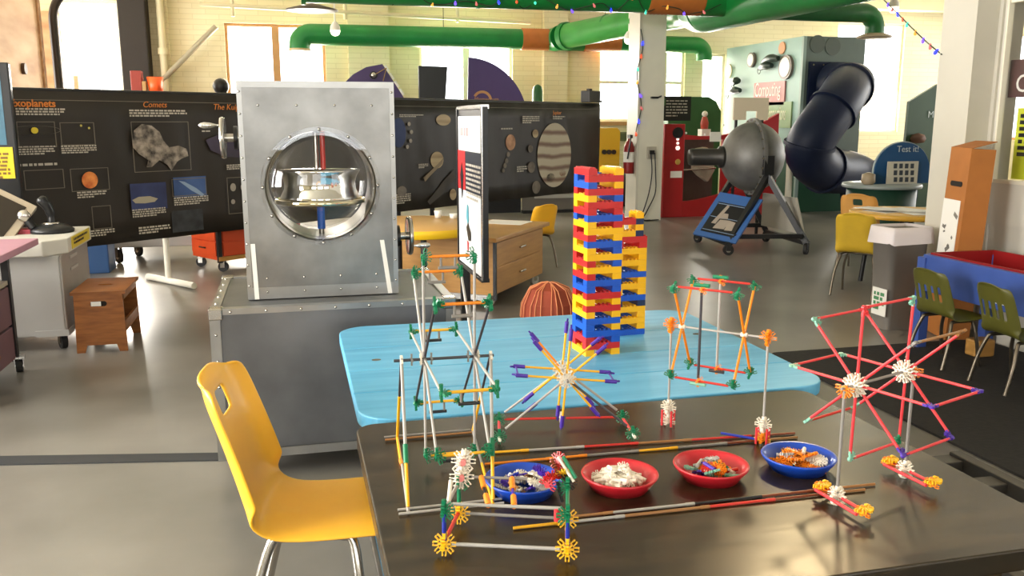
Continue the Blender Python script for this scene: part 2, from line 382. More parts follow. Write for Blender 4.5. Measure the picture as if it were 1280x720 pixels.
b = MB(); ring(b, (5.13, 14.1, 2.985), (-1, 1.73, -.1), 0.213, 0.03); ring(b, (4.66, 14.88, 2.91), (-1, 1.73, -.1), 0.23, 0.09); b.build('joint_ring', M_GREEN, t)
t = thing('air_duct', 'thin green duct along the far wall with a down-turned end', 'duct', (2, 15.2, 2.87))
e = elbow((0.42, 15.2, 2.87), (-1, 0, 0), (0, 0, -1), 0.2, 0.17)
MB().tube([(3.95, 15.2, 2.87), (2.2, 15.2, 2.87), *e, (0.22, 15.2, 2.62)], 0.17, 28).build('duct_pipe', M_GREEN, t)
corrug((3.95, 15.2, 2.87), (4.45, 15.2, 2.87), 0.178, 12).build('tape_collar', M_TAPE, t)
b = MB(); ring(b, (0.22, 15.2, 2.62), (0, 0, 1), 0.18, 0.04); b.build('outlet_rim', mat('rim_beige', '#c9b58a', 0.5), t)
b = MB().tube([(4.45, 15.2, 2.87), (4.55, 15.16, 2.87), (4.6, 15.0, 2.89)], [0.18, 0.2, 0.21], 28); b.build('bend', M_GREEN, t)
t = thing('air_duct', 'short green duct with orange sleeve behind the white post', 'duct', (6.5, 15.72, 2.86))
e = elbow((7.45, 15.72, 2.88), (1, 0, 0), (0, 0, -1), 0.2, 0.15)
MB().tube([(5.95, 15.72, 2.88), (6.8, 15.72, 2.88), *e, (7.65, 15.72, 2.6)], 0.15, 24).build('duct_pipe', M_GREEN, t)
corrug((5.25, 15.72, 2.88), (5.95, 15.72, 2.88), 0.155, 12).build('tape_sleeve', M_TAPE, t)
MB().tube([(4.7, 15.72, 2.88), (5.25, 15.72, 2.88)], 0.15, 24).build('duct_end', M_GREEN, t)
t = thing('air_duct', 'dark green branch duct ending in a round ceiling diffuser', 'duct', (7.4, 11.6, 3.0))
e = elbow((8.12, 11.62, 3.02), (1, 0, 0), (0, 0, -1), 0.22, 0.13)
MB().tube([(5.6, 11.62, 3.02), (7.0, 11.62, 3.02), *e, (8.34, 11.62, 2.72)], 0.135, 24).build('duct_pipe', mat('duct_green_dark', '#15602b', 0.4, var=0.1), t)
MB().lathe([(0.13, 2.74), (0.24, 2.70), (0.25, 2.68), (0.18, 2.665), (0.02, 2.66)], (8.34, 11.62, 0), 28).build('diffuser', mat('diffuser_grey', '#9c8c72', 0.5), t)
for lab_, x, y, z in (('air_duct.001', 5.6, 9.0, Z1), ('air_duct.002', 5.1, 14.15, Z1), ('air_duct.003', 2.6, 15.2, 2.87), ('air_duct.004', 6.4, 15.72, 2.88), ('air_duct.005', 7.4, 11.62, 3.02)):
    MB().cyl((x, y, z + 0.1), (x, y, ZC + .01), 0.006, n=6).build('hanger_rod', M_BLACK, bpy.data.objects[lab_])
# ---- strings of coloured bulbs
BULB = [mat('bulb_' + n, h, 0.3, emit=e) for n, h, e in (('blue', '#2b36ff', 2.2), ('red', '#e2542e', 0.8), ('teal', '#40c8a8', 1.2), ('amber', '#e8a040', 0.9), ('violet', '#6a48ff', 1.6), ('rose', '#d06a6a', 0.6))]
M_WIRE = mat('green_wire', '#26331f', 0.6)
BM = [MB().lathe([(0.004, -0.03), (0.011, -0.024), (0.013, -0.012), (0.008, 0.0), (0.006, 0.012), (0.0005, 0.014)], n=8).mesh('bulb', m) for m in BULB]
def light_string(label, path, step, scale=1.0):
    t = thing('light_string', label, 'string lights', path[0]); pts = bez(path, 6)
    MB().tube(pts, 0.006 * scale, 5).build('wire', M_WIRE, t); acc = 0; k = random.randrange(5)
    for a, c in zip(pts, pts[1:]):
        acc += (c - a).length
        if acc >= step:
            acc = 0; o = bpy.data.objects.new('bulb', BM[k % 6]); COL.objects.link(o); o.parent = t; k += 1
            o.location = c - Vector(path[0]); o.scale = (scale * 1.25,) * 3; o.rotation_euler = (random.uniform(-.6, .6), random.uniform(-.6, .6), 0)
    return t
path = []
for i in range(22):
    x = 1.2 + i * 0.19; a = i * 1.15; path.append((x, 10.45 - 0.215 * abs(math.sin(a)) * 0.9 - 0.03, Z1 - 0.2 + 0.16 * math.sin(a) ** 2 * (1 if i % 2 else 0.25)))
light_string('string of coloured bulbs wound round the long green duct', path, 0.27)
light_string('string of coloured bulbs hanging down the white post', [(5.03 + 0.04 * math.sin(i), 12.43, 2.8 - i * 0.14) for i in range(12)], 0.17, 1.25)
light_string('string of coloured bulbs sloping down to the white pilaster', [px(1105, 0, 4.56 * 1.35), px(1140, 35, 4.56 * 1.15), px(1160, 54, 4.56 * 1.07), px(1177, 68, 4.56)], 0.3, 0.9)
# ---- ceiling spots and a hanging lamp
def spot(label, u, v, z):
    p = pz(u, v, z); t = thing('spot_lamp', label, 'lamp', p)
    MB().cyl(p + Vector((0, 0, 0.08)), (p.x, p.y, ZC), 0.012, n=6).build('stem', M_WHITEP, t)
    MB().lathe([(0.03, 0.12), (0.07, 0.06), (0.075, 0.0)], p, 16).build('shade', M_WHITEP, t)
    MB().sphere(p - Vector((0, 0, 0.01)), 0.07, 14, 10).build('bulb', mat('warm_bulb', '#fff4d8', 0.4, emit=6), t)
spot('lit bulb under the thin duct above the metal cabinet', 419, 38, 2.8)
spot('lit bulb beside the slanting green duct near the white post', 786, 49, 2.75)
spot('lit bulb above the round duct diffuser', 1117, 9, 3.05)
p = pz(390, 12, 2.95); t = thing('pendant_lamp', 'flat dark pendant lamp hanging left of the thin green duct', 'lamp', p)
MB().lathe([(0.02, 0.08), (0.12, 0.06), (0.34, 0.0), (0.345, -0.015), (0.3, -0.02), (0.02, -0.01)], p, 28).build('shade', mat('shade_brown', '#5d5346', 0.5), t)
MB().cyl(p + Vector((0, 0, 0.07)), (p.x, p.y, ZC), 0.012, n=6).build('stem', M_BLACK, t)
LP = Vector((3.5, 5.3, 3.62)); t = thing('track_spot', 'warm track spotlight on the ceiling above the sand table', 'lamp', LP); aim = (Vector((1.42, 1.42, .7)) - LP).normalized()
MB().cyl(LP, (LP.x, LP.y, ZC), .015, n=8).build('stem', M_BLACK, t); MB().cyl(LP - aim * .02, LP + aim * .14, .05, .065, n=18, caps=False).build('housing', M_BLACK, t); MB().cyl(LP + aim * .06, LP + aim * .07, .05, n=18).build('bulb', mat('spot_bulb', '#ffdca0', .4, emit=8), t)
sl = bpy.data.lights.new('spot_light', 'SPOT'); sl.energy = 230; sl.color = (1, .76, .42); sl.spot_size = R(26); sl.spot_blend = 1.0; sl.shadow_soft_size = .16
so = bpy.data.objects.new('spot_light', sl); COL.objects.link(so); so.parent = t; so.location = aim * .15; so.rotation_euler = aim.to_track_quat('-Z', 'Y').to_euler()
# ---- plywood partition on the far left with its dark pipe arch
t = thing('plywood_partition', 'tall plywood panel wall with a round knob at far left', 'partition', (-3.0, 11, 0))
for y0, y1 in ((8.6, 10.58), (10.6, 12.55)): MB().bb(-3.06, -3.0, y0, y1, 0, 3.05).build('panel', M_PLY, t)
MB().bb(-3.08, -2.98, 12.56, 12.68, 0, 3.05).build('end_board', mat('osb_board', '#a06f44', 0.8, scale=12, hex2='#c79868', bump=0.1), t)
p = px(29, 86, -2.99); MB().cyl((-3.0, p.y, p.z), (-2.96, p.y, p.z), 0.065, n=14).build('knob', mat('knob_brown', '#4d3320', 0.5), t)
t = thing('pipe_arch', 'dark bent steel pipe frame spanning above the banner', 'pipe', (-2.85, 12.75, 0))
e = elbow((-2.86, 12.75, 2.75), (0, 0, 1), (1, 0, 0), 0.45, 0.05)
MB().tube([(-2.86, 12.75, 0), (-2.86, 12.75, 1.5), *e, (-1.0, 12.75, 3.21), (1.2, 12.75, 3.16)], 0.055, 12).build('pipe', mat('pipe_dark', '#3a322a', 0.45, 0.4), t)
MB().bb(-2.9, -2.82, 12.69, 12.7, 1.35, 1.75).build('clamp', M_BLACK, t)
for lab, (x, y, w, h) in {'osb strip leaning beside the bright doorway': (-3.62, 15.9, 0.25, 3.2), 'narrow raw batten standing in the bright doorway': (-3.3, 15.86, 0.07, 2.2), 'short raw batten standing in the bright doorway': (-2.98, 15.86, 0.06, 1.85)}.items():
    tag(MB().box((x, y, h / 2), (w, 0.05, h)).build('batten', M_PLY), lab, 'board')
tag(MB().bb(-2.56, -2.14, 15.6, 15.98, 0, 3.6).build('dark_pillar', mat('dark_brown', '#241d17', 0.7), bevel=0.02), 'tall dark brown pillar right of the bright doorway', 'pillar')
t = thing('downpipe', 'white downpipe on the far wall beside the dark pillar', 'pipe', (-1.95, 15.85, 0))
MB().tube([(-1.94, 15.78, 0), (-1.94, 15.78, 3.7)], 0.06, 12).build('pipe', M_CREAM, t)
MB().cyl((-1.94, 15.78, 2.55), (-1.94, 15.78, 2.65), 0.085, n=14).build('coupling', M_CREAM, t)
MB().tube([py(200, 103, 15.75), py(270, 33, 15.75)], 0.045, 10).build('brace_pipe', mat('brace_grey', '#a39a82', 0.6), t)
t = thing('wall_rail', 'cream conduit running along the far wall above the windows', 'conduit', (0, 15.5, 3.3))
MB().tube([(-1.3, 15.5, 3.33), (4.2, 15.5, 3.18)], 0.035, 8).build('pipe', M_CREAM, t)
for x in (-0.8, 1.0, 2.9): MB().cyl((x, 15.5, 3.15), (x, 15.5, 3.62), 0.03, n=8).build('bracket', M_CREAM, t)
p = py(194, 102, 15.2); t = thing('orange_bucket', 'orange bucket standing high behind the banner', 'bucket', (p.x, p.y, p.z - 0.2))
MB().lathe([(0.001, 0), (0.1, 0), (0.125, 0.27), (0.12, 0.27), (0.095, 0.02), (0.001, 0.02)], t.location, 20).build('body', mat('bucket_orange', '#f05a1e', 0.4), t)
tb = thing('back_shelf', 'dark shelf behind the banner carrying books and the orange bucket', 'shelf', (-1.9, 15.2, 0))
MB().bb(-2.6, -1.5, 15.0, 15.4, p.z - 0.24, p.z - 0.2).build('board', M_BLACK, tb)
for x in (-2.55, -1.55): MB().bb(x - 0.02, x + 0.02, 15.02, 15.38, 0, p.z - 0.24).build('leg', M_BLACK, tb)
for lab, u, w, h, hx in (('dark red binder on the shelf beside the bucket', 172, 0.16, 0.36, '#8a2f22'), ('tan book on the shelf between binder and bucket', 181.5, 0.06, 0.2, '#a98350')):
    q = py(u, 110, 15.2); tag(MB().bb(q.x - w / 2, q.x + w / 2, 15.1, 15.3, p.z - 0.2, p.z - 0.2 + h).build('binder', mat('c' + hx, hx, 0.6), bevel=0.01), lab, 'book')

# ---- the space banner: local x runs along it, local z is up, the print faces -y
BA = R(37.7); BD = Vector((math.cos(BA), math.sin(BA), 0)); BN = Vector((-BD.y, BD.x, 0))
BP = Vector((-0.44, 9.06, 0)) - BD * 3.4
def bs(u, v):
    r = ray(u, v); t = (BP - O_).dot(BN) / r.dot(BN); p = O_ + r * t - BP
    return p.dot(BD), p.z
BL = bs(749, 200)[0]; Z0, Z2 = 0.44, 1.73
M_BAN = mat('banner_vinyl', '#231d18', 0.5, var=0.12, scale=1.2)
M_LET = mat('print_white', '#b9b2a6', 0.7); M_LETO = mat('print_orange', '#d07a2c', 0.6); M_LINE = mat('print_line', '#6f675c', 0.7)
t = thing('space_banner', 'long dark astronomy banner with planets and comet pictures', 'banner', BP, BA); BAN = t
b = MB(); nx, nz = 160, 6
vs = [(BL * i / nx, 0.006 * math.sin(i * 0.55) + 0.004 * math.sin(i * 1.3 + k), Z0 + (Z2 - Z0) * k / nz) for i in range(nx + 1) for k in range(nz + 1)]
b.add(vs, [(i * (nz + 1) + k, (i + 1) * (nz + 1) + k, (i + 1) * (nz + 1) + k + 1, i * (nz + 1) + k + 1) for i in range(nx) for k in range(nz)], True)
sheet = b.build('sheet', M_BAN, t, local=True)
md = sheet.modifiers.new('thick', 'SOLIDIFY'); md.thickness = 0.004
MB().tube([(0, 0.03, Z2 + 0.005), (BL, 0.03, Z2 + 0.005)], 0.02, 10).build('top_rail', M_BLACK, t, local=True)
MB().bb(0, BL, -0.016, -0.0145, Z2 - 0.075, Z2 - 0.07).build('border_line', M_LINE, t, local=True)
M_PVC = mat('pvc_white', '#e2ddd0', 0.4)
for sx in (bs(213, 320)[0], bs(585, 250)[0], BL - 0.05):
    leg = MB().cyl((sx, 0.06, 0.03), (sx, 0.06, Z2), 0.028, n=12); lo = leg.build('leg', M_PVC, t, local=True)
    MB().tube([(sx, -0.36, 0.032), (sx, 0.42, 0.032)], 0.03, 12).build('foot', M_PVC, t, local=True)
YT = -0.018
def bt(name, body, u, v, hpx_u, m, align='LEFT', shear=0.0, bold=0.0):
    s, z = bs(u, v); s2, z2 = bs(u, v - hpx_u)
    return text(name, body, m, BAN, (s, YT, z), (z2 - z) * 1.38, align=align, shear=shear, bold=bold)
bt('lettering', 'Exoplanets', 11, 133, 9.5, M_LETO, bold=0.002); bt('lettering', 'Comets', 177, 134, 7.5, M_LETO, shear=0.2)
bt('lettering', 'The Kuiper Belt', 265, 137, 7.5, M_LETO, shear=0.2); bt('lettering', 'Uranus', 462, 140, 7, M_LETO); bt('lettering', 'Jupiter', 690, 143, 5, M_LETO)
def brect(u0, v0, u1, v1, y=YT):
    s0, za = bs(u0, v0); s1, zb = bs(u1, v0); _, zc = bs(u0, v1); return s0, s1, za, zc
def bframe(u0, v0, u1, v1):
    a, c, top, bot = brect(u0, v0, u1, v1); w = 0.006; y0, y1 = YT, YT + 0.0015
    MB().bb(a, c, y0, y1, top - w, top).bb(a, c, y0, y1, bot, bot + w).bb(a, a + w, y0, y1, bot, top).bb(c - w, c, y0, y1, bot, top).build('picture_border', M_LINE, BAN, local=True)
def bpic(u0, v0, u1, v1, m):
    a, c, top, bot = brect(u0, v0, u1, v1); MB().bb(a, c, YT + 0.0005, YT + 0.002, bot, top).build('picture', m, BAN, local=True)
def bwords(u0, v0, u1, v1, rows, seed):
    a, c, top, bot = brect(u0, v0, u1, v1); words(a, top, c - a, top - bot, rows, YT, seed).build('lettering', M_LET, BAN, local=True)
def bdisc(u, v, ru, rv, m, name='planet_print', n=28):
    s, z = bs(u, v); rs = abs(bs(u + ru, v)[0] - bs(u - ru, v)[0]) / 2; rz = abs(bs(u, v - rv)[1] - bs(u, v + rv)[1]) / 2
    poly = [(s + rs * math.cos(2 * math.pi * i / n), z + rz * math.sin(2 * math.pi * i / n)) for i in range(n)]
    return MB().prism(poly, YT - 0.0015, YT + 0.001).build(name, m, BAN, local=True)
bwords(18, 135, 80, 145, 3, 1); bwords(20, 183, 68, 195, 4, 2); bwords(75, 182, 119, 193, 4, 3); bwords(21, 205, 102, 210, 1, 4); bwords(95, 240, 132, 249, 3, 5)
bwords(160, 137, 232, 147, 3, 6); bwords(164, 262, 206, 273, 4, 7); bwords(216, 247, 259, 258, 4, 8); bwords(172, 284, 212, 294, 3, 9); bwords(282, 206, 301, 213, 3, 10); bwords(112, 288, 142, 297, 3, 19)
bwords(251, 163, 268, 166, 1, 11); bwords(498, 143, 528, 147, 2, 12); bwords(522, 205, 534, 211, 3, 13); bwords(494, 243, 512, 256, 5, 14); bwords(652, 145, 673, 155, 4, 15); bwords(625, 160, 647, 163, 1, 16)
bwords(690, 145, 705, 150, 2, 17); bwords(645, 208, 658, 216, 3, 18)
for q in ((19, 152, 67, 185), (73, 153, 116, 182), (28, 213, 78, 238), (86, 211, 134, 240), (162, 152, 234, 216), (213, 224, 256, 246), (282, 222, 305, 268), (113, 258, 137, 287)): bframe(*q)
bdisc(42, 163, 4.5, 4, mat('print_sun', '#d9c132', 0.6, emit=0)); bdisc(100, 157, 1.3, 1.4, mat('print_spot', '#cdbd5a', 0.6)); bdisc(110, 160, 1.3, 1.4, MATS['print_spot'])
s_, z_ = bs(42, 163); MB().lathe([(0.2, 0), (0.206, 0.004), (0.2, 0.008)], n=40).xf(Matrix.Translation((s_, YT, z_)) @ Matrix.Scale(0.18, 4, (0, 0, 1)) @ Matrix.Rotation(R(90), 4, 'X')).build('orbit_print', M_LINE, BAN, local=True)
bdisc(111, 225, 10, 10.5, mat('print_star', '#c2561f', 0.6, scale=14, hex2='#f29a4e'), 'star_print')
m_sky = mat('print_sky', '#1b2347', 0.6, scale=2.0, hex2='#39477a'); bpic(161, 230, 206, 264, m_sky); bpic(215, 222, 256, 247, mat('print_sky2', '#25406f', 0.6, scale=2.5, hex2='#45639b'))
bpic(213, 264, 252, 291, mat('print_dark', '#1a1c20', 0.6, scale=9, hex2='#3a3c40')); bdisc(290, 234, 3.5, 5, mat('print_moon', '#9a9288', 0.7)); bdisc(290, 252, 2.5, 3, MATS['print_moon']); bdisc(302, 234, 2.5, 4, MATS['print_moon'])
b = MB()
def bp2(u, v): s, z = bs(u, v); return (s, z)
MB().prism([bp2(*q) for q in ((164, 250), (172, 246), (186, 245), (196, 248), (192, 252), (180, 254), (168, 254))], YT - 0.0015, YT + 0.001).build('comet_print', mat('print_comet', '#a9a08c', 0.7), BAN, local=True)
MB().prism([bp2(*q) for q in ((222, 226), (229, 227), (244, 235), (254, 243), (251, 245), (238, 238))], YT - 0.0015, YT + 0.001).build('comet_print', mat('print_tail', '#8aa0bd', 0.7), BAN, local=True)
rock = mat('print_rock', '#2e2925', 0.7, scale=16, hex2='#a89c8f', bump=0.4)
MB().prism([bp2(*q) for q in ((164, 176), (166, 163), (176, 155), (188, 157), (198, 165), (203, 176), (210, 184), (222, 182), (232, 186), (234, 195), (226, 198), (220, 202), (213, 213), (208, 206), (198, 200), (188, 209), (182, 209), (184, 200), (172, 192), (165, 184))], YT - 0.002, YT + 0.001).build('comet_print', rock, BAN, local=True)
MB().prism([bp2(*q) for q in ((256, 175), (272, 168), (290, 174), (301, 188), (300, 197), (282, 196), (262, 188))], YT - 0.0015, YT + 0.001).build('nebula_print', mat('print_nebula', '#2c2530', 0.7, scale=1.5, hex2='#4a4258'), BAN, local=True)
bdisc(497, 166, 9, 18.5, mat('print_blue', '#24345f', 0.6, var=0.15, scale=6)); 
for u, v in ((510, 155), (513, 165), (512, 176), (508, 183.5)): bdisc(u, v, 1.8, 2.6, MATS['print_moon'])
m_sat = mat('print_sand', '#8a7355', 0.6, stretch=(0.3, 1, 4), scale=3, hex2='#c4b08c')
bdisc(545, 200, 8, 10.5, m_sat); bdisc(501, 239, 6, 6.5, mat('print_grey', '#77716b', 0.7, var=0.3, scale=8)); bdisc(565, 243, 4, 7, m_sat); bdisc(637, 178, 6, 10, mat('print_io', '#8a5a3a', 0.6, scale=8, hex2='#c99a76')); bdisc(668, 167, 3.6, 5.2, m_sat)
for u, v, r in ((634, 193, 2), (632, 201, 2), (630, 207, 2), (628, 213, 1.6), (662, 186, 3), (663, 209, 4.4), (669, 234, 5)): bdisc(u, v, r, r * 1.6, mat('print_moon2', '#6f655a', 0.7, var=0.4, scale=9))
bdisc(553, 150, 9, 7, m_sat)
MB().prism([bp2(*q) for q in ((528, 222), (546, 205), (553, 197), (551, 205), (538, 218), (530, 227))], YT - 0.003, YT + 0.001).build('ring_print', mat('print_ring', '#84745c', 0.6), BAN, local=True)
MB().prism([bp2(*q) for q in ((533, 252), (553, 226), (566, 212), (568, 222), (550, 244), (536, 256))], YT - 0.002, YT + 0.001).build('nebula_print', mat('print_galaxy', '#3a332b', 0.6, var=0.3, scale=5), BAN, local=True)
jup = bpy.data.materials.new('print_jupiter'); jup.use_nodes = True; nt = jup.node_tree; MATS['jup'] = jup
tc = nt.nodes.new('ShaderNodeTexCoord'); wv = nt.nodes.new('ShaderNodeTexWave'); wv.bands_direction = 'Z'; wv.inputs['Scale'].default_value = 1.9; wv.inputs['Distortion'].default_value = 1.6; wv.inputs['Detail'].default_value = 3
rp = nt.nodes.new('ShaderNodeValToRGB'); rp.color_ramp.elements[0].color = lin('#6e4f3c'); rp.color_ramp.elements[1].color = lin('#b8ac94'); rp.color_ramp.elements[1].position = 0.55
nt.links.new(tc.outputs['Object'], wv.inputs[0]); nt.links.new(wv.outputs[0], rp.inputs[0]); nt.links.new(rp.outputs[0], nt.nodes['Principled BSDF'].inputs['Base Color'])
bdisc(692, 194, 21, 40, jup, n=40); bdisc(702, 216, 4, 4.5, mat('print_spot_red', '#9a5a44', 0.6)); bdisc(687, 222, 5, 5.5, mat('print_shadow', '#3b352e', 0.6))

# ---- exhibits standing behind the banner
M_PURP = mat('exhibit_purple', '#4a3a6c', 0.5, var=0.06, scale=3)
def arc(cx, cz, r, a0, a1, n=20): return [(cx + r * math.cos(R(a0 + (a1 - a0) * i / n)), cz + r * math.sin(R(a0 + (a1 - a0) * i / n))) for i in range(n + 1)]
Yp = 14.0
a = py(583, 72, Yp); c = py(658, 127, Yp)
t = thing('purple_fan_exhibit', 'purple quarter-disc exhibit board with a small sun-shaped logo', 'exhibit', (a.x, Yp, 0))
MB().prism([(a.x, c.z - 0.5)] + arc(a.x, c.z - 0.32, c.x - a.x + 0.02, 8, 88) , Yp, Yp + 0.05).build('board', M_PURP, t)
MB().bb(a.x, a.x + 0.9, Yp + 0.05, Yp + 0.12, 0, c.z - 0.2).build('back_frame', M_BLACK, t)
q = py(603, 122, Yp - 0.01); lg = MB()
lg.prism(arc(q.x, q.z - 0.05, 0.16, 10, 150, 14) + list(reversed(arc(q.x, q.z - 0.05, 0.12, 10, 150, 14))), Yp - 0.006, Yp)
lg.build('logo', mat('logo_tan', '#b98a5c', 0.6), t); text('lettering', 'Momentum', MATS['logo_tan'], t, (q.x - 0.13 - a.x, -0.006, q.z - 0.05), 0.085)
a = py(430, 104, Yp); c = py(478, 80, Yp); e_ = py(506, 124, Yp)
t = thing('purple_pendulum_exhibit', 'purple curved exhibit board with a ball and white scale edge', 'exhibit', (c.x, Yp, 0))
MB().prism([(a.x - 0.02, a.z - 0.4), (e_.x, e_.z - 0.3), (e_.x, e_.z), (c.x, c.z), (c.x - 0.25, c.z - 0.05), (c.x - 0.45, c.z - 0.16), (a.x, a.z)], Yp, Yp + 0.05).build('board', M_PURP, t)
MB().bb(a.x + 0.2, e_.x - 0.1, Yp + 0.05, Yp + 0.1, 0, a.z - 0.2).build('back_frame', M_BLACK, t)
for k in range(4):
    f0 = 0.06 + k * 0.22; p0 = c.lerp(e_, f0); p1 = c.lerp(e_, f0 + 0.17); MB().tube([p0 + Vector((0.02, 0, 0.01)), p1 + Vector((0.02, 0, 0.01))], 0.018, 6).build('scale_strip', M_WHITEP, t)
q = py(467, 94, Yp - 0.06); MB().sphere(q, 0.045, 14, 10).build('ball', M_CHROME2, t); MB().tube([q, py(483, 85, Yp - 0.06)], 0.006, 6).build('string', mat('gold_string', '#a88a4a', 0.5), t); MB().tube([py(483, 85, Yp - 0.06), py(479, 101, Yp - 0.06)], 0.006, 6).build('string', MATS['gold_string'], t)
MB().cyl(q + Vector((0, 0.01, 0)), q + Vector((0, 0.06, 0)), 0.06, n=14).build('knob', M_BLACK, t)
a = py(523, 82, 13.6); c = py(560, 123, 13.6)
t = thing('monitor', 'black screen seen from behind above the banner', 'monitor', (a.x + 0.2, 13.6, 0))
MB().prism([(a.x, a.z), (c.x, a.z - 0.01), (c.x - 0.04, c.z - 0.05), (a.x, c.z - 0.05)], 13.6, 13.66).build('back_shell', M_BLACKP, t, bevel=0.01)
MB().bb(a.x + 0.15, a.x + 0.22, 13.66, 13.72, 0, a.z - 0.1).build('stand', M_BLACK, t)
p = py(276, 108, 13.0); t = thing('dark_dome', 'black dome of an exhibit peeking over the banner', 'dome', (p.x, 13.0, 0)); MB().sphere(p, .11, 16, 10).build('dome', M_BLACKP, t); MB().cyl((p.x, 13.0, 0), (p.x, 13.0, p.z), .05, n=10).build('stand', M_BLACK, t)
p = py(672, 116, 14.6); t = thing('green_cylinder', 'green bottle-shaped canister beside the purple fan board', 'canister', (p.x, 14.6, 0))
MB().lathe([(0.001, 0), (0.09, 0), (0.09, p.z + 0.02), (0.07, p.z + 0.1), (0.03, p.z + 0.13), (0.001, p.z + 0.14)], (p.x, 14.6, 0), 18).build('body', mat('canister_green', '#235c2a', 0.4), t)
t = thing('projector', 'small black device on top of the banner end', 'device', (bs(742, 120)[0] * BD.x + BP.x, bs(742, 120)[0] * BD.y + BP.y, Z2 + 0.03), BA)
MB().bb(-0.2, 0.1, -0.06, 0.1, 0, 0.17).build('body', M_BLACKP, t, local=True, bevel=0.01); MB().bb(-0.12, -0.04, 0, 0.05, 0.17, 0.2).build('clip', M_BLACKP, t, local=True)
MB().bb(0.1, 0.2, -0.03, 0.05, 0, 0.03).build('arm', M_BLACKP, t, local=True)
# ---- post fittings
t = thing('power_outlet', 'double wall outlet box with hanging black cords on the white post', 'outlet', (5.33, 12.44, 1.0))
q = py(814, 191, 12.44); MB().bb(q.x - 0.07, q.x + 0.07, 12.41, 12.45, q.z - 0.09, q.z + 0.09).build('box', mat('outlet_grey', '#a9a293', 0.5), t)
b = MB(); b.bb(q.x - 0.04, q.x + 0.03, 12.38, 12.41, q.z - 0.02, q.z + 0.04); b.build('plug', M_BLACK, t)
for dx, ph in ((-0.02, 0), (0.04, 1.4)):
    MB().tube(bez([(q.x + dx, 12.4, q.z), (q.x + dx + 0.02, 12.39, q.z - 0.3), (q.x + dx - 0.02 + 0.03 * ph, 12.39, q.z - 0.6), (q.x + dx - 0.1, 12.39, 0.15), (q.x + dx - 0.16, 12.38, 0.02), (q.x - 0.02 + 0.1 * ph, 12.36, 0.015)]), 0.009, 6).build('cord', M_BLACK, t)
t = thing('door_closer', 'small dark bracket high on the white post', 'bracket', (5.3, 12.42, 1.85)); q = py(818, 122, 12.43)
MB().box((q.x, 12.42, q.z), (0.11, 0.05, 0.03)).build('plate', M_BLACK, t, bevel=0.005); MB().cyl((q.x + 0.05, 12.42, q.z), (q.x + 0.08, 12.36, q.z + 0.02), 0.012).build('pin', M_BLACK, t)
q = py(791, 195, 12.3); t = thing('fire_extinguisher', 'red fire extinguisher on the side of the white post', 'extinguisher', (4.94, 12.6, 0.6))
ez = q.z; MB().lathe([(0.001, ez - 0.27), (0.075, ez - 0.27), (0.08, ez - 0.25), (0.08, ez + 0.12), (0.05, ez + 0.2), (0.02, ez + 0.22), (0.02, ez + 0.25), (0.001, ez + 0.25)], (4.94, 12.55, 0), 18).build('tank', mat('ext_red', '#8a1a1c', 0.35), t)
MB().box((4.94, 12.52, ez + 0.28), (0.04, 0.12, 0.05)).build('valve', M_BLACK, t); MB().tube(bez([(4.94, 12.48, ez + 0.26), (4.9, 12.42, ez + 0.15), (4.88, 12.45, ez - 0.05)]), 0.012, 6).build('hose', M_BLACK, t)
MB().lathe([(0.081, ez - 0.1), (0.081, ez + 0.05)], (4.94, 12.55, 0), 18).build('sticker', M_PAPER, t)
# yellow exhibit and grey cabinet seen between banner and post
a = py(752, 160, 14.2); c = py(774, 215, 14.2)
t = thing('yellow_panel_exhibit', 'yellow exhibit panel with dark dials behind the banner end', 'exhibit', ((a.x + c.x) / 2, 14.2, 0))
MB().prism([(a.x - 0.3, 0), (c.x, 0), (c.x, a.z - 0.05), (c.x - 0.05, a.z), (a.x - 0.3, a.z)], 14.2, 14.3).build('panel', mat('panel_yellow', '#c9a21c', 0.5), t)
for k in range(3): q = py(755 + k * 6, 190, 14.19); MB().cyl((q.x, 14.16, q.z), (q.x, 14.21, q.z), 0.04, n=12).build('dial', M_BLACK, t)
a = py(775, 165, 15.0); c = py(788, 178, 15.0)
t = thing('grey_wall_box', 'small grey-green box on the far wall left of the post', 'box', (a.x, 15.9, 1.2))
a = py(774, 165, YB - 0.2); c = py(788, 176, YB - 0.2); MB().bb(a.x, c.x, YB - 0.2, YB, c.z, a.z).build('case', mat('box_greygreen', '#6b6b4c', 0.6), t, bevel=0.01); MB().bb(a.x + 0.03, c.x - 0.03, YB - 0.215, YB - 0.2, c.z + 0.03, a.z - 0.03).build('lid', mat('box_lid', '#5c5c42', 0.6), t)
a = py(760, 200, 14.6); t = thing('dark_rounded_bench', 'dark rounded bench behind the brick tower', 'bench', (a.x, 15.0, 0))
MB().lathe([(0.001, 0.62), (0.25, 0.6), (0.42, 0.5), (0.45, 0.35), (0.4, 0.0), (0.001, 0)], (a.x + 0.3, 15.0, 0), 24).build('seat', M_BLACKP, t)

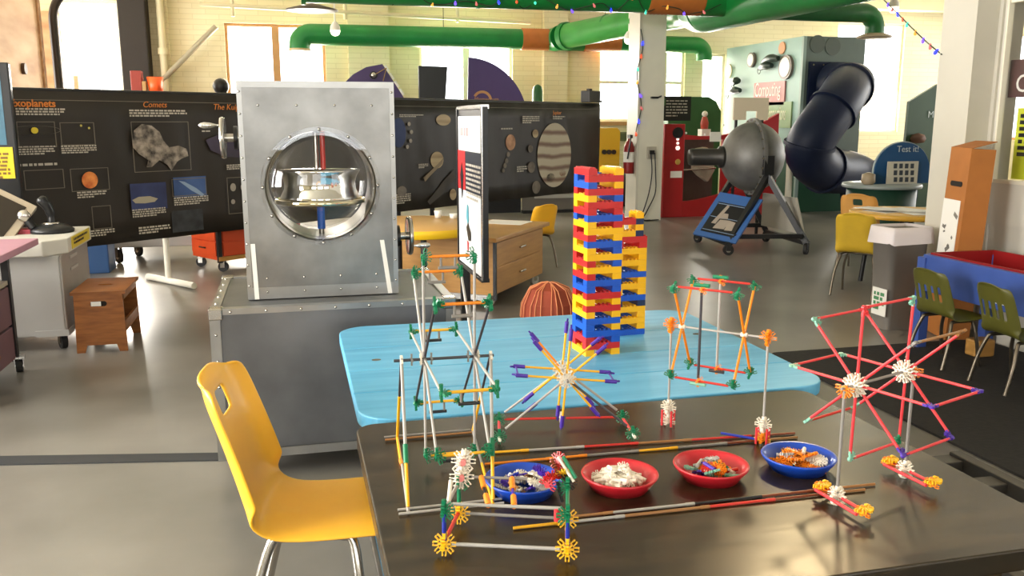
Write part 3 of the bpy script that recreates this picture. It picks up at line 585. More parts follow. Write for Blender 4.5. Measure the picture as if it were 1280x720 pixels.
# ---- red wave exhibit
RY = 12.75
def rp_(u, v, Y=RY): q = py(u, v, Y); return (q.x, q.z)
t = thing('red_wave_exhibit', 'red exhibit wall with wave-shaped top and a wide cut-out', 'exhibit', (6.3, RY, 0))
l0 = rp_(831, 155)[0]; l1 = rp_(857, 155)[0]; rx = rp_(975, 150)[0]; zt = 1.44; hz0, hz1 = 0.36, 1.2
hx1 = rp_(906, 200)[0]
MB().bb(l0, l1, RY, RY + 0.3, 0.0, zt).build('control_panel', M_RED, t, bevel=0.01)
top = [rp_(857 + (975 - 857) * i / 16, 165 + 8 * math.sin(i / 16 * 2.4 + 0.4) - 26 * (i / 16) ** 2) for i in range(17)]
MB().prism([(l1, hz1)] + top + [(rx, hz1)], RY + 0.02, RY + 0.1).build('wave_board', M_RED, t)
bot = [(l1 + (rx - l1) * i / 12, hz0 - 0.12 + 0.42 * (i / 12) ** 1.5) for i in range(13)]
MB().prism([(l1, 0.0)] + bot + [(rx, 0.0)], RY + 0.02, RY + 0.1).build('lower_board', M_RED, t)
MB().bb(hx1, rx, RY + 0.1, RY + 0.15, 0.25, hz1 + 0.02).build('back_panel', M_RED, t)
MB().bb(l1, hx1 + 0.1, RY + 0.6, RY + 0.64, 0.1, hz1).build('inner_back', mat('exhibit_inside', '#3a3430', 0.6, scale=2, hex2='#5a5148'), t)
q = rp_(847, 166); MB().cyl((q[0], RY - 0.02, q[1]), (q[0], RY + 0.01, q[1]), 0.085, n=24).build('speaker_grille', M_BLACK, t)
for v in (174, 179, 185): q = rp_(847, v); MB().cyl((q[0], RY - 0.012, q[1]), (q[0], RY + 0.01, q[1]), 0.022 if v != 185 else 0.035, n=12).build('lamp', mat('panel_lamp', '#f3e4dc', 0.3, emit=1.0), t)
q = rp_(847, 204); MB().sphere((q[0], RY - 0.005, q[1] + 0.02), 0.045, 12, 8, (1, .3, 1)).build('bulb_icon', mat('icon_yellow', '#c9a24a', 0.5), t)
a = rp_(838, 214); c = rp_(852, 222); MB().bb(a[0], c[0], RY - 0.01, RY, c[1], a[1]).build('notice', M_PAPER, t)
a = rp_(888, 165); c = rp_(901, 177); MB().bb(a[0], c[0], RY - 0.0, RY + 0.02, c[1], a[1]).build('notice', M_PAPER, t)
for u, v in ((858, 163), (882, 165), (905, 153)): q = rp_(u, v); MB().sphere((q[0], RY + 0.01, q[1] - 0.04), 0.018, 8, 6).build('bolt', M_PAPER, t)
q = rp_(880, 172); MB().tube([(l1, RY + 0.3, hz0 + 0.35), (hx1, RY + 0.3, hz0 + 0.38)], 0.014, 8).build('rail', M_CHROME2, t)
b = MB(); cl = [(l1 + 0.35, 1.05), (l1 + 0.55, 1.08), (l1 + 0.68, 1.0), (l1 + 0.72, 0.7), (l1 + 0.6, 0.5), (l1 + 0.42, 0.62), (l1 + 0.32, 0.72)]
tag(MB().prism(cl, RY + 0.35, RY + 0.47).build('draped_cloth', mat('cloth_grey', '#8f8674', 0.8, scale=5, hex2='#b3a893', bump=0.4), bevel=0.04), 'beige cloth draped inside the red exhibit cut-out', 'cloth')
t = thing('black_info_sign', 'black sign with white lines of text above the red exhibit', 'sign', (l0, RY + 0.15, zt))
a = rp_(830, 120); c = rp_(868, 151); MB().bb(a[0] + 0.02, c[0], RY + 0.14, RY + 0.18, c[1], a[1]).build('board', mat('sign_black', '#171a17', 0.5), t)
words(a[0] + 0.1, a[1] - 0.06, c[0] - a[0] - 0.16, a[1] - c[1] - 0.1, 6, RY + 0.138, 21, 0.4).build('lettering', M_LET, t)
MB().bb(a[0] + 0.04, a[0] + 0.09, RY + 0.137, RY + 0.14, a[1] - 0.14, a[1] - 0.03).build('logo', mat('sign_green', '#3f6a3a', 0.6), t)
a = py(869, 121, 14.6); c = py(894, 160, 14.6); t = thing('green_cabinet', 'green cabinet with rounded top behind the red exhibit', 'cabinet', (a.x + 0.2, 14.6, 0))
MB().prism([(a.x - 0.5, 0)] + [(c.x + 0.1, 0), (c.x + 0.1, a.z - 0.25), (c.x, a.z - 0.08), (c.x - 0.15, a.z), (a.x - 0.5, a.z)], 14.6, 15.0).build('body', mat('cabinet_green', '#2f5f33', 0.5, var=0.1, scale=2), t)
# small papers and toys along the red ledge
q = py(881, 146, 13.85); t = thing('figurine', 'small red and white figurine behind the red wave board', 'figurine', (q.x, 13.85, 1.4))
MB().lathe([(0.001, 1.35), (0.06, 1.35), (0.07, 1.45), (0.04, 1.55), (0.001, 1.56)], (q.x, 13.85, 0), 12).build('body', mat('fig_red', '#b4483a', 0.5), t); MB().sphere((q.x, 13.85, 1.6), 0.05, 12, 8).build('head', M_PAPER, t)
MB().bb(q.x - 0.08, q.x + 0.08, 13.77, 13.93, 0, 1.35).build('plinth', M_PAPER, t)

# ---- metal drum on the black A-frame trolley
BY = 9.6; c0 = py(938, 196, BY)
t = thing('drum_exhibit', 'grey riveted metal drum on a black A-frame trolley', 'exhibit', (5.3, BY, 0))
DA = Matrix.Translation(c0) @ Matrix.Rotation(R(-8), 4, 'Z')
M_DRUM = mat('drum_metal', '#6f6e6b', 0.5, 0.45, 0.22, 5, detail=7)
b = MB().lathe([(0.001, -0.37), (0.1, -0.37), (0.12, -0.35)] + [(0.41 * math.cos(R(k)), 0.37 * math.sin(R(k)) + .02) for k in range(-68, 76, 9)] + [(0.08, .40), (0.001, 0.4)], n=40, axis='X').xf(DA); body = b.build('drum_shell', M_DRUM, t)
MB().lathe([(0.40, 0.0), (0.455, 0.0), (0.455, 0.035), (0.40, 0.035)], n=40, axis='X', close=True, smooth=False).xf(DA).build('flange', M_DRUM, t)
b = MB()
for k in range(24): a_ = 2 * math.pi * k / 24; b.box((-0.008, 0.43 * math.cos(a_), 0.43 * math.sin(a_)), (0.02, 0.022, 0.022))
b.xf(DA).build('bolt_row', M_CHROME2, t, kind='stuff')
MB().lathe([(0.001, -0.75), (0.09, -0.75), (0.1, -0.72), (0.1, -0.4), (0.13, -0.38), (0.13, -0.34), (0.001, -0.34)], n=24, axis='X').xf(DA).build('barrel_tube', mat('drum_tube', '#3c3a37', 0.4, 0.6), t)
ft = [pz(872, 303), pz(910, 319), pz(1007, 318), pz(957, 302)]; ap = c0 - Vector((0, 0, 0.28))
M_TR = mat('trolley_black', '#1a1b1e', 0.4)
apf = ap + Vector((0.02, -0.45, 0)); apb = ap + Vector((-0.02, 0.45, 0)); apf2 = pz(958, 212, 1.0)
sides = ((ft[1], ft[2], ap + Vector((-0.0, -0.42, 0.08))), (ft[0], ft[3], ap + Vector((0.05, 0.40, 0.08))))
def bar(b, p, q, w):
    p = Vector(p); q = Vector(q); d = q - p; m = d.to_track_quat('Z', 'Y').to_matrix(); return b.box((p + q) / 2, (w, w, d.length), m)
up = Vector((0, 0, 0.13))
for l, r, a_ in sides:
    b = MB(); bar(b, l + up, a_, 0.06); b.build('frame_leg', M_TR, t); b = MB(); bar(b, r + up, a_, 0.06); b.build('frame_leg', M_TR, t)
    b = MB(); bar(b, l + up + Vector((0.06, 0, 0.08)), r + up + Vector((-0.06, 0, 0.08)), 0.05); b.build('cross_bar', M_TR, t)
    MB().box(a_ + Vector((0, 0, 0.12)), (0.12, 0.06, 0.22)).build('yoke', M_TR, t)
for p, q in ((ft[0], ft[1]), (ft[2], ft[3])): b = MB(); bar(b, p + up, q + up, 0.05); b.build('side_rail', M_TR, t)
def caster(p, parent, r=0.055, ang=0.4, m=M_RUB, local=False, fork=None):
    p = Vector(p); ax = Vector((math.cos(ang), math.sin(ang), 0)); c = p + Vector((0, 0, r))
    w = MB().cyl(c - ax * 0.018, c + ax * 0.018, r, n=18).build('caster_wheel', m, parent, local=local)
    MB().cyl(c - ax * 0.02, c + ax * 0.02, r * 0.5, n=12).build('hub', M_CHROME2, w, local=local) if not local else None
    b = MB()
    for s in (-1, 1): b.box(c + ax * 0.024 * s + Vector((0, 0, r * 0.6)), (0.005, r * 0.9, r * 1.5), ang)
    b.box(c + Vector((0, 0, r * 1.4)), (0.07, 0.06, 0.012), ang); b.build('caster_fork', fork or M_CHROME2, parent, local=local)
for i, p in enumerate(ft): caster(p, t, 0.06, 0.3 + i, fork=M_TR)
MB().prism([(ft[2].y - 0.0 + 0.05, 0.22), (ft[3].y - 0.1, 0.22), (ft[3].y - 0.1, 0.62), (ft[2].y + 0.25, 0.62)], ft[2].x - 0.02, ft[2].x + 0.01, 'YZ').build('side_board', mat('board_grey', '#b3aea2', 0.5), t)
# blue tilted picture board on the trolley
s = thing('blue_picture_board', 'blue tilted board with a black robot picture on the drum trolley', 'sign', (4.78, 9.2, 0.15))
P0, P1, P2, P3 = pz(866, 292, 0.2), pz(919, 304, 0.15), px(945, 249, 5.1), px(899, 240, 4.86)
P2 = py(945, 250, P1.y + 0.22); P3 = py(900, 240, P0.y + 0.22)
P2 = P1 + (P3 - P0); X_ = (P1 - P0).normalized(); Yv = (P3 - P0); Zn = X_.cross(Yv).normalized()
if Zn.y > 0: Zn = -Zn
def quadslab(name, pts, m, parent, t_=0.02, off=0.0):
    vs = [p + Zn * off for p in pts] + [p + Zn * (off - t_) for p in pts]
    return MB().add(vs, [(0, 1, 2, 3), (7, 6, 5, 4), (0, 4, 5, 1), (1, 5, 6, 2), (2, 6, 7, 3), (3, 7, 4, 0)]).build(name, m, parent)
def bl(a, c): return P0.lerp(P1, a).lerp(P3.lerp(P2, a), c)
quadslab('board', [P0, P1, P2, P3], mat('board_blue', '#3a66a8', 0.45), s)
quadslab('picture', [bl(0.12, 0.1), bl(0.9, 0.1), bl(0.9, 0.78), bl(0.12, 0.78)], mat('picture_black', '#14161a', 0.5), s, 0.006, 0.005)
for pts in (((.25, .3), (.35, .3), (.42, .72), (.36, .74)), ((.35, .2), (.6, .22), (.62, .42), (.4, .4)), ((.62, .2), (.78, .22), (.76, .4), (.6, .42)), ((.36, .42), (.55, .44), (.5, .55), (.4, .55))): quadslab('robot_print', [bl(*k) for k in pts], mat('robot_grey', '#a99d90', 0.6), s, 0.005, 0.009)
for k in range(3): quadslab('border_line', [bl(.14 + k * 0, .14 + k * .3), bl(.88, .14 + k * .3), bl(.88, .15 + k * .3), bl(.14, .15 + k * .3)], mat('print_paleblue', '#8aa0c0', 0.6), s, 0.004, 0.009)
a = py(918, 122, 10.4); c = py(960, 150, 10.4)
t = thing('white_bracket_board', 'off-white board with a square notch above the metal drum', 'board', (a.x + 0.2, 10.4, 0))
n0 = py(933, 139, 10.4); n1 = py(946, 150, 10.4)
MB().prism([(a.x, c.z), (n0.x, c.z), (n0.x, n0.z), (n1.x, n0.z), (n1.x, c.z), (c.x, c.z), (c.x, a.z), (a.x, a.z)], 10.4, 10.43).build('board', mat('board_cream', '#d2c4aa', 0.6), t)
for x in (a.x + 0.06, c.x - 0.06): MB().bb(x - 0.015, x + 0.015, 10.43, 10.46, 0, a.z - 0.05).build('post', M_TR, t)

# ---- play tower with the tube slide
PYf = 13.0; x0 = py(1000, 150, PYf).x; x1 = py(1074, 150, PYf).x; hz = py(1000, 45, PYf).z
yb = px(906, 150, x0).y
M_TEAL = mat('tower_teal', '#93b3ab', 0.5, var=0.05, scale=2); M_SLATE = mat('tower_slate', '#59665f', 0.55, var=0.12, scale=2)
t = thing('play_tower', 'grey-green play tower with clocks and lettered plates', 'play tower', (x0 + 0.5, PYf, 0))
MB().bb(x0 - 0.02, x0 + 0.03, PYf, yb, 0.95, hz).build('side_panel', M_TEAL, t)
MB().bb(x0, x1, PYf - 0.02, PYf + 0.03, 0.9, hz).build('front_panel', M_SLATE, t)
MB().bb(x0, x1, PYf - 0.025, PYf + 0.03, 0.0, 0.9).build('lower_panel', mat('tower_green', '#1d4a33', 0.5), t)
MB().bb(x0 - 0.025, x0 + 0.03, PYf, yb, 0.0, 0.95).build('lower_panel', MATS['tower_green'], t)
MB().bb(x1 - 0.05, x1, PYf, yb, 0, hz).build('rear_panel', M_SLATE, t)
MB().bb(x0 - 0.035, x0 + 0.02, PYf - 0.035, PYf + 0.02, 0, hz).build('corner_post', mat('tower_edge', '#8fa39b', 0.5), t)
def on_side(u, v): q = px(u, v, x0 - 0.025); return q
def sdisc(u, v, r, m, name, th=0.03): q = on_side(u, v); return MB().cyl((x0 - 0.02 - th, q.y, q.z), (x0 - 0.02, q.y, q.z), r, n=28).build(name, m, t)
for u, v, r in ((984, 84, 0.2), (941, 75, 0.13)):
    sdisc(u, v, r, mat('clock_rim', '#6d5f55', 0.4), 'clock_rim', 0.05); sdisc(u, v, r * 0.8, mat('clock_face', '#e8e4da', 0.5), 'clock_face', 0.06)
sdisc(978, 60, 0.1, mat('disc_orange', '#d2905a', 0.5), 'badge', 0.02); sdisc(905 + 6, 89, 0.13, mat('disc_cream', '#e2d5a8', 0.5), 'badge', 0.02)
def splate(u0, v0, u1, v1, m):
    a = on_side(u0, v0); c = on_side(u1, v1); return MB().bb(x0 - 0.045, x0 - 0.02, a.y, c.y, c.z, a.z).build('name_plate', m, t)
splate(944, 104, 981, 131, mat('plate_pink', '#b5736e', 0.5)); splate(958, 128, 989, 160, mat('plate_green', '#7f9a68', 0.5))
for body, u, v, hx, w in (('Computing', 944.5, 121, '#efe6dc', 36), ('Connections', 959, 150, '#e8e8c8', 29)):
    a = on_side(u, v); c = on_side(u + w, v); o = text('lettering', body, mat('let' + hx, hx, 0.5), t, (x0 - 0.048 - t.location.x, a.y - t.location.y, a.z), 0.34, (R(90), 0, R(-90)))
    o.scale = ((a.y - c.y) / (0.34 * len(body) * 0.56), 1, 1)
for u, v, du in ((968, 76, 10), (962, 85, 8), (925, 104, 4), (922, 116, 8)):
    a = on_side(u - du, v + 2); c = on_side(u + du, v - 3); MB().tube(bez([a - Vector((.08, 0, 0)), a.lerp(c, .5) - Vector((.1, 0, -.03)), c - Vector((.08, 0, 0))], 5), [0.02, 0.03, 0.045, 0.05, 0.06, 0.065, 0.07, 0.07, 0.06, 0.05, 0.04][:11], 10).build('model_plane', mat('plane_dark', '#22352c', 0.4), t)
    MB().lathe([(0.05, -0.006), (0.062, 0), (0.05, 0.006)], n=16, axis='X').xf(Matrix.Translation(a - Vector((.08, 0, .02)))).build('hoop', M_BLACK, t)
for u, v in ((1022, 55), (1041, 58)): q = py(u, v, PYf - 0.025); MB().cyl((q.x, PYf - 0.03, q.z), (q.x, PYf - 0.01, q.z), 0.14, n=24).build('badge', mat('disc_slate', '#4a544c', 0.5), t)
t = thing('tube_slide', 'navy plastic tube slide curling down from the play tower', 'slide', (x0 + 0.4, PYf - 1, 0))
fa = py(1012, 77, PYf - 0.05); fb = py(1066, 133, PYf - 0.05)
MB().bb(fa.x, fb.x, PYf - 0.07, PYf - 0.02, fb.z, fa.z).build('flange_plate', M_NAVY, t)
b = MB()
for k in range(5):
    for zz in (fa.z - 0.05, fb.z + 0.05): b.cyl((fa.x + 0.06 + k * (fb.x - fa.x - 0.12) / 4, PYf - 0.08, zz), (fa.x + 0.06 + k * (fb.x - fa.x - 0.12) / 4, PYf - 0.06, zz), 0.016, n=8)
b.build('bolt_row', M_CHROME2, t, kind='stuff')
fc = (fa + fb) / 2
SP = [Vector((fc.x, PYf - 0.05, fc.z)), Vector((fc.x + 0.08, PYf - 0.45, fc.z - 0.02)), py(1058, 112, 12.2), py(1048, 128, 11.9), py(1030, 152, 11.8), py(1013, 178, 11.8), py(1014, 199, 11.9), py(1034, 213, 12.1), py(1060, 216, 12.4), py(1084, 228, 12.4)]
RS = 0.345
sp = bez(SP, 7)
seg = len(sp) - 1
cuts = [0, 12, 24, 36, 48, seg]
for i, j in zip(cuts, cuts[1:]):
    MB().tube(sp[i:j + 1], RS, 28, caps=(j == seg)).build('tube_section', M_NAVY, t)
    d_ = (sp[min(j + 1, seg)] - sp[j - 1]).normalized(); MB().cyl(sp[j] - d_ * 0.025, sp[j] + d_ * 0.025, RS + 0.035, n=28).build('joint_flange', M_NAVY, t)
ex = sp[-1]
MB().tube(bez([(ex.x - 0.25, ex.y, 0.5), (ex.x + 0.2, ex.y - 0.05, 0.34), (ex.x + 0.7, ex.y - 0.1, 0.27)]), [0.34] * 9 + [0.33, 0.33, 0.32, 0.31, 0.3, 0.28, 0.27, 0.26], 24).build('exit_trough', M_NAVY, t)
q = py(987, 210, 12.0); MB().cyl((q.x, 12.0, 0), (q.x, 12.0, q.z + 0.3), 0.05, n=12).build('support_post', mat('post_pale', '#c9c4b4', 0.5), t)
# dark green wall and booth beyond
a = py(1136, 112, 13.25); c = py(1190, 240, 13.25)
t = thing('green_partition', 'dark green partition with slanting top and a white letter', 'partition', (a.x + .4, 13.25, 0))
q = py(1172, 107, 13.25); MB().prism([(a.x, 0), (c.x + 0.3, 0), (c.x + 0.3, q.z + 0.2), (q.x, q.z + 0.02), (a.x + 0.03, py(1137, 127, 13.25).z)], 13.25, 13.31).build('panel', mat('partition_green', '#27402a', 0.6, var=0.08, scale=2), t)
q = py(1160, 147, 13.23); text('lettering', 'M', mat('letter_grey', '#b8c2c2', 0.5), t, (q.x - t.location.x, -0.01, q.z), 0.16)
q = py(1146, 178, 13.2); MB().lathe([(0.001, -0.02), (0.1, 0.0), (0.13, 0.06), (0.1, 0.13), (0.001, 0.16)], (q.x, 13.18, q.z), 16).build('brown_ornament', mat('orn_brown', '#5a3a2a', 0.6), t)
TY = 8.9; zc = 0.75
a = pz(1081, 232, zc); a = py(1081, 232, TY); c = py(1163, 235, TY)
t = thing('blue_arch_booth', 'round booth with green base and blue arched sign board', 'booth', ((a.x + c.x) / 2, TY + 0.3, 0))
ccx = (a.x + c.x) / 2; rr = (c.x - a.x) / 2
MB().lathe([(0.001, 0), (rr - 0.05, 0), (rr - 0.05, a.z - 0.05), (0.001, a.z - 0.05)], (ccx, TY + 0.3, 0), 36).build('base', mat('booth_green', '#16382a', 0.5), t)
MB().lathe([(0.001, a.z - 0.05), (rr, a.z - 0.05), (rr + 0.01, a.z - 0.03), (rr, a.z), (0.001, a.z)], (ccx, TY + 0.3, 0), 36).build('counter', mat('counter_grey', '#8b928f', 0.4), t)
b0 = py(1092, 232, TY + 0.2); b1 = py(1160, 232, TY + 0.2); tz = py(1125, 178, TY + 0.2).z; hw = (b1.x - b0.x) / 2; mx = (b0.x + b1.x) / 2
pol = [(mx - hw, a.z)] + [(mx + hw * math.cos(R(180 - 180 * i / 24)) , tz - hw * 0.9 + hw * 0.9 * math.sin(R(180 * i / 24))) for i in range(25)] + [(mx + hw, a.z)]
MB().prism(pol, TY + 0.2, TY + 0.23).build('arch_board', mat('arch_blue', '#1f4f7d', 0.45, var=0.08, scale=3), t)
k = [(mx + (x - mx) * 1.03, a.z + (z - a.z) * 1.025) for x, z in pol]; MB().prism(k, TY + 0.215, TY + 0.235).build('arch_edge', mat('arch_pale', '#a9b3b3', 0.5), t)
q = py(1121, 190, TY + 0.19); text('lettering', 'Test it!', mat('print_pale', '#c2cdd2', 0.5), t, (q.x - t.location.x, TY + 0.19 - t.location.y, q.z), 0.105)
s = thing('symbol_card', 'white card with rows of dark symbols on the blue booth', 'card', (mx, TY + 0.15, a.z))
e0 = py(1110, 202, TY + 0.16); e1 = py(1146, 231, TY + 0.16); MB().bb(e0.x, e1.x, TY + 0.16, TY + 0.17, a.z, e0.z).build('sheet', mat('card_cream', '#cfc9b8', 0.7), s)
for r_ in range(3):
    for k_ in range(4): q = py(1119.5 + k_ * 7.0, 207.5 + r_ * 8.5, TY + 0.155); MB().bb(q.x - 0.022, q.x + 0.022, TY + 0.155, TY + 0.16, q.z - 0.028, q.z + 0.028).build('symbol', mat('sym_dark', '#3c4148', 0.6), s)
q = py(1087, 221, TY + 0.1); tag(MB().lathe([(0.001, a.z), (0.05, a.z), (0.08, a.z + 0.03), (0.075, a.z + 0.12), (0.02, a.z + 0.14), (0.001, a.z + 0.14)], (q.x, TY + 0.12, 0), 16).build('bowl_lamp', mat('knob_beige', '#a08e74', 0.5)), 'small beige dome on the edge of the blue booth counter', 'dome')
# ================================================================= chairs
def chair_shell(s=1.0, handle=True, slots=False, sub=2, back_h=0.40):
    # profile from seat front over the bend up the back; local +x is the sitting direction
    prof = [(0.225, 0.405), (0.23, 0.428), (0.215, 0.442), (0.14, 0.445), (0.05, 0.438), (-0.05, 0.434), (-0.13, 0.44), (-0.175, 0.46), (-0.195, 0.50)]
    nb = 16
    for i in range(1, nb + 1):
        f = i / nb; prof.append((-0.195 - 0.085 * f - 0.02 * f * f, 0.50 + (back_h - 0.06) * f))
    n = len(prof); ny = 16; vs = []; W = 0.2
    for i, (x, z) in enumerate(prof):
        f = max(0, (i - 8) / nb)
        w = W * (0.97 if i < 3 else 1.0) * (1 - 0.08 * f)
        if f > 0.72: w *= math.sqrt(max(0.0, 1 - ((f - 0.72) / 0.28) ** 2 * 0.5))
        for k in range(ny + 1):
            y = -1 + 2 * k / ny; e = abs(y) ** 4
            if i >= 8: dx = 0.05 * abs(y) ** 6 * (1 - 0.25 * f); dz = 0.0
            else: dx = 0.0; dz = -0.022 * e if i < 7 else 0.0
            if i < 3: dx = -0.03 * e
            if i == n - 1: dz -= 0.035 * abs(y) ** 3; dx -= .012
            if i == n - 2: dz -= .012 * abs(y) ** 3
            vs.append(Vector((x + dx, y * w, z + dz)) * s)
    fs = []
    for i in range(n - 1):
        for k in range(ny):
            if handle and i in (n - 7, n - 6, n - 5) and 6 <= k <= 9: continue
            if slots and 11 <= i <= 16 and k in (3, 6, 9, 12): continue
            fs.append((i * (ny + 1) + k, i * (ny + 1) + k + 1, (i + 1) * (ny + 1) + k + 1, (i + 1) * (ny + 1) + k))
    return MB().add(vs, fs, True)
def make_chair(label, loc, rz, m, lm, s=1.0, handle=True, slots=False, cat='chair', group=None, back_h=0.40, rad=0.011):
    t = thing('plastic_chair', label, cat, loc, rz, group)
    o = chair_shell(s, handle, slots, back_h=back_h).build('seat_shell', m, t, local=True)
    md = o.modifiers.new('thick', 'SOLIDIFY'); md.thickness = 0.012 * s; md.offset = -1
    md = o.modifiers.new('sub', 'SUBSURF'); md.levels = 1; md.render_levels = 2
    for sy in (-1, 1):
        y = 0.15 * s * sy; yo = 0.2 * s * sy
        MB().tube(bez([Vector(p) * s for p in ((0.0, y / s, 0.399), (0.06, y / s, 0.399), (0.09, y / s * 1.05, 0.38), (0.11, yo / s * 0.95, 0.25), (0.15, yo / s, 0.0))], 6), rad, 10).build('leg', lm, t, local=True)
        MB().tube(bez([Vector(p) * s for p in ((0.02, y / s, 0.399), (-0.1, y / s, 0.399), (-0.135, y / s * 1.05, 0.375), (-0.18, yo / s * 0.95, 0.22), (-0.235, yo / s, 0.0))], 6), rad, 10).build('leg', lm, t, local=True)
    MB().tube([Vector((0.06, -0.15, 0.399)) * s, Vector((0.06, 0.15, 0.399)) * s], rad * 0.9, 8).build('cross_bar', lm, t, local=True)
    return t
make_chair('yellow plastic chair with a handle slot at the black table', (0.055, 2.41, 0), R(-9), M_YEL, M_CHROME2, 1.0, rad=.0135)
M_OLIVE = mat('chair_olive', '#57561f', 0.45, var=0.06); M_LEGD = mat('leg_bronze', '#6e6558', 0.3, 0.9)
M_YEL2 = mat('chair_mustard', '#c9a52c', 0.45, var=0.05); M_TANP = mat('chair_tan', '#c8924a', 0.5, var=0.05)
make_chair('olive green child chair at the sand table beside the bin', (3.93, 4.52, 0), R(4), M_OLIVE, M_LEGD, 0.74, False, True)
make_chair('olive green child chair at the sand table, cut by the picture edge', (3.93, 3.98, 0), R(-4), M_OLIVE, M_LEGD, 0.74, False, True)
yc = (pz(1030, 378) + pz(1075, 384) + pz(1115, 362) + pz(1068, 358)) / 4
make_chair('mustard yellow chair with dark legs at the round yellow table', (4.78, 6.62, 0), R(38), M_YEL2, M_LEGD, 0.88, False)
make_chair('tan plastic chair with handle hole behind the round yellow table', (5.6, 7.72, 0), R(35), M_TANP, M_LEGD, 0.95)
q = pz(655, 318); make_chair('yellow chair behind the low drawer cart, only its back showing', (2.42, 8.75, 0), R(110), M_YEL, M_LEGD, 0.8, False)

# ---- round yellow table with papers
t = thing('round_table', 'round yellow table strewn with papers next to the pilaster', 'table', (5.42, 6.95, 0))
TZ = 0.68; tc_ = Vector((5.45, 6.92, 0)); RT = 0.5
MB().lathe([(0.001, TZ), (RT - 0.01, TZ), (RT, TZ - 0.005), (RT, TZ - 0.04), (RT - 0.01, TZ - 0.045), (0.001, TZ - 0.045)], tc_, 40).build('table_top', mat('table_yellow', '#d8a63c', 0.4, var=0.05), t)
for k in range(4): a_ = R(45 + 90 * k); MB().tube([tc_ + Vector((.3 * math.cos(a_), .3 * math.sin(a_), TZ - 0.045)), tc_ + Vector((.36 * math.cos(a_), .36 * math.sin(a_), 0))], 0.022, 10).build('leg', M_BLACK, t)
for k in range(9):
    a_ = random.uniform(0, 6.28); rr_ = random.uniform(0.05, 0.33)
    tag(MB().box((tc_.x + rr_ * math.cos(a_), tc_.y + rr_ * math.sin(a_), TZ + 0.002 + 0.0025 * k), (0.21, 0.28, 0.002), random.uniform(0, 3)).build('paper_sheet', M_PAPER), 'loose paper sheet lying on the round yellow table', 'paper', 'papers on the round yellow table')
# ---- bin
bc = Vector((4.27, 5.47, 0)); t = thing('waste_bin', 'tall grey waste bin with a white liner bag', 'bin', bc)
M_BIN = mat('bin_grey', '#7c7670', 0.5, var=0.04)
def loft(rings, name, m, parent, caps=(True, True), local=False):
    n = len(rings[0]); vs = [p for r_ in rings for p in r_]; b = MB().add(vs, [(i * n + k, i * n + (k + 1) % n, (i + 1) * n + (k + 1) % n, (i + 1) * n + k) for i in range(len(rings) - 1) for k in range(n)], True)
    if caps[0]: b.add(rings[0], [tuple(range(n))])
    if caps[1]: b.add(rings[-1], [tuple(range(n))])
    return b.build(name, m, parent, local=local)
def rr3(w, d_, r, z, c): return [Vector((c.x + x, c.y + y, z)) for x, y in rrect(w, d_, r, 4)]
loft([rr3(.27, .2, .04, 0, bc), rr3(.32, .25, .05, .66, bc), rr3(.335, .265, .05, .66, bc), rr3(.34, .27, .05, .73, bc), rr3(.3, .23, .05, .73, bc), rr3(.25, .18, .04, .05, bc)], 'bin_body', M_BIN, t)
lr = []
for z, g in ((0.63, 0.375), (0.66, 0.37), (0.70, 0.362), (0.745, 0.352), (0.75, 0.33), (0.68, 0.30)): lr.append([p + Vector((0.006 * math.sin(i * 1.9), 0.006 * math.cos(i * 2.3), 0.008 * math.sin(i * 1.3) if z < .64 else 0)) for i, p in enumerate(rr3(g, g - .07, .05, z, bc))])
loft(lr, 'liner_bag', mat('liner_white', '#d8cfd0', 0.5), t, (False, False))
p = bc + Vector((-0.153, -0.02, 0.2)); MB().box(p, (0.004, 0.16, 0.2)).build('sticker', M_PAPER, t); words(0, 0, .12, .14, 4, 0, 31, .7).xf(Matrix.Translation(p + Vector((-.004, .06, .07))) @ Matrix.Rotation(R(-90), 4, 'Z')).build('lettering', mat('sticker_green', '#4d8a5c', 0.6), t)
# ---- cardboard box with a poster
t = thing('cardboard_box', 'tall narrow cardboard box with hand hole leaning by the pilaster', 'box', (4.46, 5.06, 0))
M_CARD = mat('cardboard', '#a8682c', 0.8, var=0.07, scale=6)
Mx = Matrix.Translation((4.45, 5.14, 0)) @ Matrix.Rotation(R(-16), 4, 'Z') @ Matrix.Rotation(R(2.5), 4, 'Y')
MB().bb(-0.08, 0.08, -0.17, 0.13, 0.003, 1.31).xf(Mx).build('carton', M_CARD, t)
MB().add([(-.08, .13, 1.31), (-.08, -.17, 1.31), (.08, -.17, 1.36), (.08, .13, 1.36)], [(0, 1, 2, 3)]).xf(Mx).build('top_flap', M_CARD, t).modifiers.new('thick', 'SOLIDIFY').thickness = 0.005
MB().prism(rrect(.17, .035, .017, 5, -.02, 1.07), -.0835, -.08, 'YZ').xf(Mx).build('hand_hole', mat('hole_dark', '#1b120b', 0.9), t)
s = thing('sketch_poster', 'white sketch poster stuck on the cardboard box', 'poster', (4.4, 5.08, 0.4))
MB().bb(-.084, -.081, -.12, .13, 0.42, 0.96).xf(Mx).build('sheet', M_PAPER, s)
b = MB()
for k in range(14): y = random.uniform(-.09, .08); z = random.uniform(.47, .9); b.box((-.0852, y, z), (.0012, random.uniform(.02, .07), random.uniform(.008, .03)), Matrix.Rotation(random.uniform(-.8, .8), 3, 'X'))
b.xf(Mx).build('sketch_lines', mat('sketch_grey', '#77736c', 0.8), s, kind='stuff')
